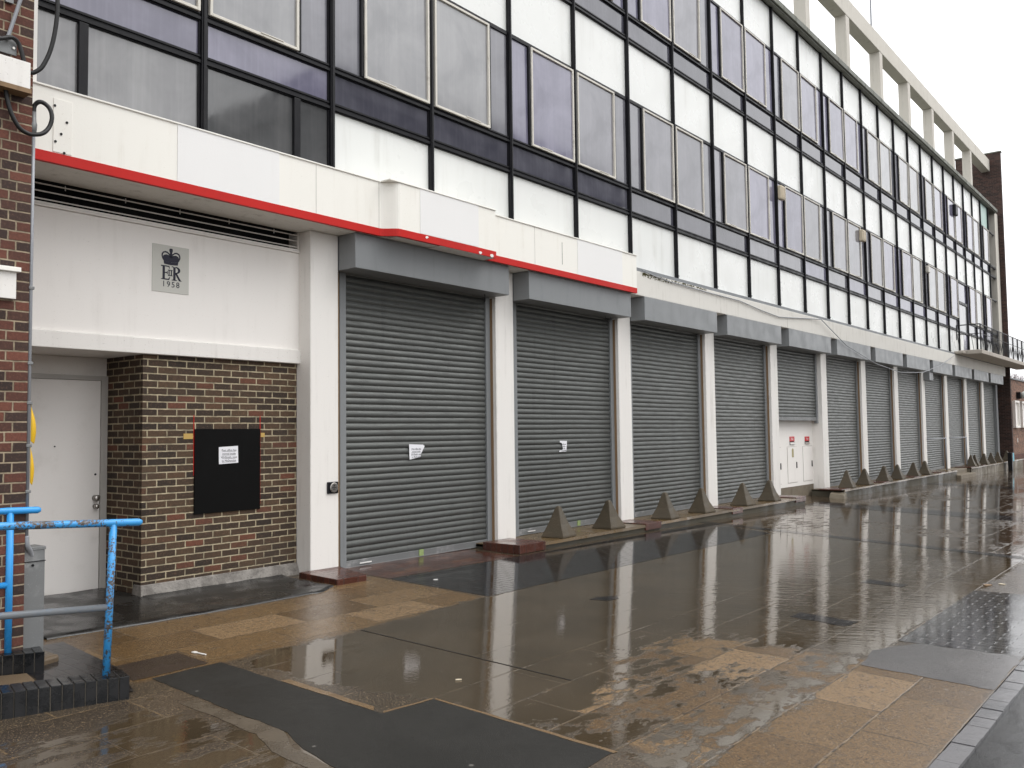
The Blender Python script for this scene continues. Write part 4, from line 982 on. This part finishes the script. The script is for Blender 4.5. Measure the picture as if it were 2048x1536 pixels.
# thin wire from the box to the fascia
m = MB(); m.tube(sm([(-2.452, 1.44, 4.40), (-2.40, 1.3, 4.42), (-2.33, 1.0, 4.455), (-2.24, .6, 4.46), (-2.1, .3, 4.45), (-2.0, .22, 4.60)]), .005, 6); tag(m.build('thin_wire', MAT['rubber'], smooth=True), 'thin dark wire from the white cable box to the fascia', 'wire')
def tape(z1, z0, w, label):
    m = MB(); N_ = 14; L = []
    for i in range(N_+1):
        t = i/N_; z = z1+(z0-z1)*t; ww = w*(.05+.95*math.sin(math.pi*min(1, t*.62+.02)))
        L.append(((-2.352, 1.392, z), (-2.352+ww, 1.36+.03*math.sin(t*3), z-.02*t), (-2.352, 1.388, z), (-2.352+ww, 1.356+.03*math.sin(t*3), z-.02*t)))
    i0 = m.pts([p for q in L for p in q])
    for i in range(N_):
        a = i0+4*i
        m.face(a, a+1, a+5, a+4); m.face(a+2, a+6, a+7, a+3); m.face(a+1, a+3, a+7, a+5); m.face(a, a+4, a+6, a+2)
    tag(m.build('yellow_strip', MAT['yellow'], smooth=True), label, 'plastic strip')
tape(1.985, 1.705, .040, 'upper yellow plastic strip flapping from the conduit by the door')
tape(1.685, 1.395, .030, 'lower yellow plastic strip flapping from the conduit by the door')
sg = MB().box(-3.1, -2.493, 1.40, 1.44, 2.757, 2.958).build('white_sign', MAT['white'], bevel=.004); tag(sg, 'blank white boxed sign on the left brick wall', 'sign')
MB().box(-3.1, -2.472, 1.40, 1.47, 2.958, 2.992).build('top_cap', MAT['cream'], sg, bevel=.003)
tag(MB().box(-3.1, -2.585, 1.40, 1.415, 1.885, 2.085).build('white_plate', MAT['white'], bevel=.003), 'cut off white plate low on the left brick wall above the blue rails', 'sign')
# galvanised cabinet
gc = MB(); gc.box(-2.40, -2.22, 1.18, 1.36, .0, .885); gc = gc.build('metal_cabinet', MAT['galv'], bevel=.006); tag(gc, 'galvanised steel cabinet post between the blue rail and the white door', 'cabinet')
MB().box(-2.405, -2.215, 1.175, 1.365, .885, .91).build('lid', MAT['galv'], gc, bevel=.003)
MB().box(-2.402, -2.218, 1.36, 1.366, .80, .806).build('seam', MAT['black'], gc)
MB().tube([(-2.31, 1.36, .775), (-2.31, 1.367, .775)], .010, 8).build('screw', MAT['black'], gc)
MB().slabpoly([(-2.5, 1.05), (-2.12, 1.0), (-2.10, 1.36), (-2.5, 1.5)], -.05, .05).build('concrete_foot', MAT['rampslab'], gc, bevel=.02)

# ================================================================= RAMP KERBS AND BLUE RAILS
RA = R(14.5); rd_ = (math.cos(RA), math.sin(RA)); rn_ = (-math.sin(RA), math.cos(RA))   # along the ramp to the right / towards the street
def ramp_pt(o, a, b): return (o[0]+rd_[0]*a+rn_[0]*b, o[1]+rd_[1]*a+rn_[1]*b)
def kerb(o, length, width, ztop_r, rise, label, bevel=.004):
    e = empty('brick_kerb', o[0]-1, o[1]-.2, 0, label, 'kerb')
    nb_ = int(length/.068); rr = random.Random(int(length*37))
    K = MB()
    for i in range(nb_):
        a1, a0 = -i*.068-.001, -(i+1)*.068+.004
        zt = ztop_r+rise*(i*.068); j = rr.uniform(-.003, .003)
        c = [ramp_pt(o, a0, j), ramp_pt(o, a1, j), ramp_pt(o, a1, -width), ramp_pt(o, a0, -width)]
        K.hexa([(p[0], p[1], -.2) for p in c], [(c[0][0], c[0][1], zt+rise*.068), (c[1][0], c[1][1], zt), (c[2][0], c[2][1], zt), (c[3][0], c[3][1], zt+rise*.068)])
    K.build('brick_course', MAT['kerb_b'], e, bevel=bevel)
    jm = MB(); c = [ramp_pt(o, -length+.02, -.006), ramp_pt(o, -.006, -.006), ramp_pt(o, -.006, -width+.006), ramp_pt(o, -length+.02, -width+.006)]
    zt = ztop_r-.008
    jm.hexa([(p[0], p[1], -.2) for p in c], [(c[0][0], c[0][1], zt+rise*length), (c[1][0], c[1][1], zt), (c[2][0], c[2][1], zt), (c[3][0], c[3][1], zt+rise*length)])
    jm.build('mortar', MAT['mortar'], e)
    return e
def kb_mat():
    b = NB('blue_engineering_brick'); o = b.obj(); n1 = b.noise(o, 9, 5); n2 = b.noise(o, 80, 3)
    c = b.mix(b.rng(n1, .3, .7), (.006, .007, .008), (.015, .015, .016)); c = b.mix(b.rng(n2, .6, .75, 0, .5), c, (.035, .032, .03))
    return b.finish(c, b.rng(n1, .3, .7, .14, .45), 0, .35, b.bump(n2, .001))
MAT['kerb_b'] = kb_mat(); MAT['mortar'] = paint('kerb_mortar', (.10, .088, .07), .8, (.04, .035, .03), .5, streak=False, sc=4)
KF = (-2.215, 2.615)
kerb(KF, 5.0, .215, gz(*KF)+.150, .030, 'black brick kerb in front of the ramp, under the nearer blue rail')
KBK = (-2.30, 1.56)
kerb(KBK, 4.0, .215, gz(*KBK)+.145, .040, 'black brick kerb behind the ramp, under the farther blue rail')
rp = MB()
c = [ramp_pt(KF, -5, -.2), ramp_pt(KF, -.40, -.2), ramp_pt(KBK, -.12, .02), ramp_pt(KBK, -5, .02)]
rp.poly([(p[0], p[1], gz(*p)+(.010 if i in (1, 2) else .22)) for i, p in enumerate(c)])
struct(rp.build('ramp', MAT['rampslab']))
def rail(o, post_z0, top_z, mid_z, over, slope, label, worn_top=False):
    e = empty('guard_rail', o[0], o[1], post_z0, label, 'railing', 'blue rails along the ramp')
    lean = ramp_pt(o, .035 if worn_top else .0, 0); m = MB(); m.tube([(o[0], o[1], post_z0), (lean[0], lean[1], top_z)], .0245, 14); m.build('post', MAT['blue'] if worn_top else MAT['cleanblue'], e, smooth=True)
    a = ramp_pt(o, -1.75, 0); m = MB(); m.tube([(a[0], a[1], post_z0+slope*1.75), (a[0], a[1], top_z+slope*1.75)], .0245, 14); m.build('post', MAT['blue'], e, smooth=True)
    P = [ramp_pt(o, t, 0) for t in (over, over-.02, -2.5, -4.5)]
    m = MB(); m.tube([(P[0][0], P[0][1], top_z+.012-slope*over), (P[1][0], P[1][1], top_z+.012-slope*over), (P[2][0], P[2][1], top_z+.012+slope*2.5), (P[3][0], P[3][1], top_z+.012+slope*4.5)], [.014, .0255, .0255, .0255], 14)
    m.build('top_rail', MAT['blue'] if worn_top else MAT['cleanblue'], e, smooth=True)
    P = [ramp_pt(o, t, 0) for t in (0, -4.5)]
    m = MB(); m.tube([(P[0][0], P[0][1], mid_z), (P[1][0], P[1][1], mid_z+slope*4.5)], .0235, 14); m.build('middle_rail', MAT['worn'] if worn_top else MAT['cleanblue'], e, smooth=True)
    return e
RF = ramp_pt(KF, -.125, -.105)
zf = gz(*RF)+.15
rail(RF, zf-.01, 1.138, .588, .22, .038, 'nearer blue railing with worn flaking top bar', True)
RBK = ramp_pt(KBK, -.225, -.10)
rail(RBK, gz(*RBK)+.14, 1.185, .66, .20, .02, 'farther blue railing with clean bright paint', False)

# ================================================================= MAT, LITTER
mt = MB(); NXM, NYM = 60, 14
fe = lambda s: .66+.07*math.sin((s+1.9)*.95)-.02 if s < .9 else .70-(s-.9)*.42+.02*math.sin(s*14)
ids = {}
for i in range(NXM+1):
    for j in range(NYM+1):
        s = -1.88+i*(3.16/NXM); n0 = -.40 if s > -.47 else -1.16; n1 = fe(s)
        n = n0+(n1-n0)*j/NYM
        ed = max(0, 1-abs(j-NYM+1)*.5)
        z = gz(s, n)+.012+.003*ed+.006*mnoise.noise(Vector((s*3, n*6, 2)))*(1 if s < .5 else 2.2)
        if s > -.47 and j == 0: z += .012
        ids[i, j] = mt.pts([(s, n, z)])
for i in range(NXM):
    for j in range(NYM): mt.face(ids[i, j], ids[i+1, j], ids[i+1, j+1], ids[i, j+1])
base = len(mt.v)
for i in range(NXM+1):
    s = -1.88+i*(3.16/NXM); n = fe(s)+.006; mt.pts([(s, n, gz(s, n)+.001)])
for i in range(NXM): mt.face(ids[i, NYM], ids[i+1, NYM], base+i+1, base+i)
tag(mt.build('bitumen_mat', MAT['mat'], smooth=True), 'black rubbery sheet lying before the brown brick wall and the door', 'mat')
def litter(s, n, L, w, a, label, cat, shape='paper', mat='white_scrap'):
    d = (math.cos(a), math.sin(a)); p = (-d[1], d[0]); z = lambda q: gz(*q)+.006
    m = MB()
    if shape == 'fork':
        P = [(0, -.006), (.10, -.005), (.115, -.016), (.15, -.015), (.15, -.009), (.125, -.007), (.125, -.002), (.152, -.002), (.152, .003), (.125, .003), (.125, .008), (.15, .009), (.15, .015), (.115, .016), (.10, .005), (0, .006)]
    else:
        k = random.Random(int(s*100)); P = [(L*.5*math.cos(t)*k.uniform(.7, 1.1), w*.5*math.sin(t)*k.uniform(.7, 1.1)) for t in np.linspace(0, 5.6, 7)]
    Q = [(s+d[0]*x+p[0]*y, n+d[1]*x+p[1]*y) for x, y in P]
    m.slabpoly(Q, .004, .010)
    tag(m.build('plastic_fork' if shape == 'fork' else 'litter', MAT[mat]), label, cat)
litter(-1.275, 2.03, .15, .03, R(-98), 'white plastic fork lying on the golden slabs', 'fork', 'fork')
litter(2.38, 1.05, .07, .03, .3, 'small white scrap on the dark brick band before the first shutter', 'litter')
litter(-.447, 3.96, .06, .022, .6, 'yellowish scrap on the wet grey paving', 'litter', mat='beige')
litter(-.45, .05, .07, .03, .4, 'white scrap on the black sheet by the brick corner', 'litter')
litter(6.75, 6.08, .16, .09, .4, 'brown crumpled leaf litter in the puddle near the dark brick patch', 'litter', mat='wood')
litter(6.95, 6.2, .10, .06, 1.4, 'pale scrap beside the brown leaf in the puddle', 'litter', mat='beige')

# ================================================================= BARE TREES AT FAR RIGHT
def tree(s, n, h, seed, label):
    rr = random.Random(seed); e = empty('bare_tree', s, n, -1.0, label, 'tree', 'bare trees beyond the low building')
    tk = MB(); tw = MB()
    tk.tube([(s, n, -1.0), (s+.1, n, h*.25), (s, n+.1, h*.45)], [.28, .22, .16], 8)
    def grow(p, d, L, r, lev):
        q = tuple(p[i]+d[i]*L for i in range(3)); mid = tuple((p[i]+q[i])/2+rr.uniform(-.06, .06)*L for i in range(3))
        (tk if lev < 2 else tw).tube([p, mid, q], [r, r*.8, r*.6], 6 if lev < 2 else 3, caps=False)
        if lev >= 5: return
        for _ in range(4 if lev < 4 else 3):
            v = Vector(d)+Vector((rr.uniform(-1, 1), rr.uniform(-1, 1), rr.uniform(-.25, .8)))*.75; v.normalize()
            grow(tuple(p[i]+(q[i]-p[i])*rr.uniform(.55, 1) for i in range(3)), tuple(v), L*rr.uniform(.6, .8), r*.55, lev+1)
    for _ in range(5):
        a = rr.uniform(0, 6.28); grow((s, n+.05, h*rr.uniform(.25, .42)), (math.cos(a)*.6, math.sin(a)*.6, .75), h*.26, .11, 1)
    tk.build('trunk', MAT['bark'], e); tw.build('crown', MAT['twig'], e)
tree(86, -6, 6.4, 1, 'bare winter tree over the low brick building, nearer the fin wall')
tree(93, -8, 7.4, 2, 'bare winter tree over the low brick building, nearer the frame edge')

# ================================================================= LIGHT, SKY, CAMERA
wd = bpy.data.worlds.new('World'); scene.world = wd; wd.use_nodes = True
nt = wd.node_tree; nt.nodes.clear()
sky = nt.nodes.new('ShaderNodeTexSky'); sky.sky_type = 'NISHITA'; sky.sun_disc = False
SUN_EL, SUN_AZ = R(58), R(140)
sky.sun_elevation = SUN_EL; sky.sun_rotation = SUN_AZ; sky.air_density = 1.0; sky.dust_density = 6.0; sky.ozone_density = 1.0
hs = nt.nodes.new('ShaderNodeHueSaturation'); hs.inputs['Saturation'].default_value = .15
cl_ = nt.nodes.new('ShaderNodeMix'); cl_.data_type = 'RGBA'; cl_.inputs[0].default_value = .80     # an even layer of cloud over the sky
cl_.inputs[7].default_value = (8.0, 8.05, 8.2, 1)
bg = nt.nodes.new('ShaderNodeBackground'); bg.inputs['Strength'].default_value = .13
ow = nt.nodes.new('ShaderNodeOutputWorld')
nt.links.new(sky.outputs[0], hs.inputs['Color']); nt.links.new(hs.outputs[0], cl_.inputs[6]); nt.links.new(cl_.outputs[2], bg.inputs['Color']); nt.links.new(bg.outputs[0], ow.inputs['Surface'])
sl_ = bpy.data.lights.new('sun', 'SUN'); sl_.energy = .5; sl_.angle = R(50); sl_.color = (1, .97, .93)
so = bpy.data.objects.new('sun', sl_); COL.objects.link(so)
# sun_rotation r places the sun at (sin r, cos r) seen from above
dirv = Vector((math.sin(SUN_AZ)*math.cos(SUN_EL), math.cos(SUN_AZ)*math.cos(SUN_EL), math.sin(SUN_EL)))
so.rotation_euler = dirv.to_track_quat('Z', 'Y').to_euler()

TH, PT, RL = R(51.45957), .055224, .012753
fwd = Vector((math.sin(TH), math.cos(TH), 0)); rgt = Vector((math.cos(TH), -math.sin(TH), 0)); up = Vector((0, 0, 1))
Fv = fwd*math.cos(PT)+up*math.sin(PT); u0 = up*math.cos(PT)-fwd*math.sin(PT)
Rv = rgt*math.cos(RL)-u0*math.sin(RL); Uv = rgt*math.sin(RL)+u0*math.cos(RL)
cam = bpy.data.cameras.new('camera'); co = bpy.data.objects.new('camera', cam); COL.objects.link(co)
M = Matrix(((Rv.x, Uv.x, -Fv.x, -5.3145), (Rv.y, Uv.y, -Fv.y, -8.3719), (Rv.z, Uv.z, -Fv.z, 1.72), (0, 0, 0, 1)))
co.matrix_world = M
cam.sensor_width = 36; cam.lens = 1775/2048*36; cam.clip_end = 2000; cam.clip_start = .05
scene.camera = co
vs = scene.view_settings; vs.view_transform = 'Standard'; vs.look = 'None'; vs.exposure = .88; vs.gamma = 1
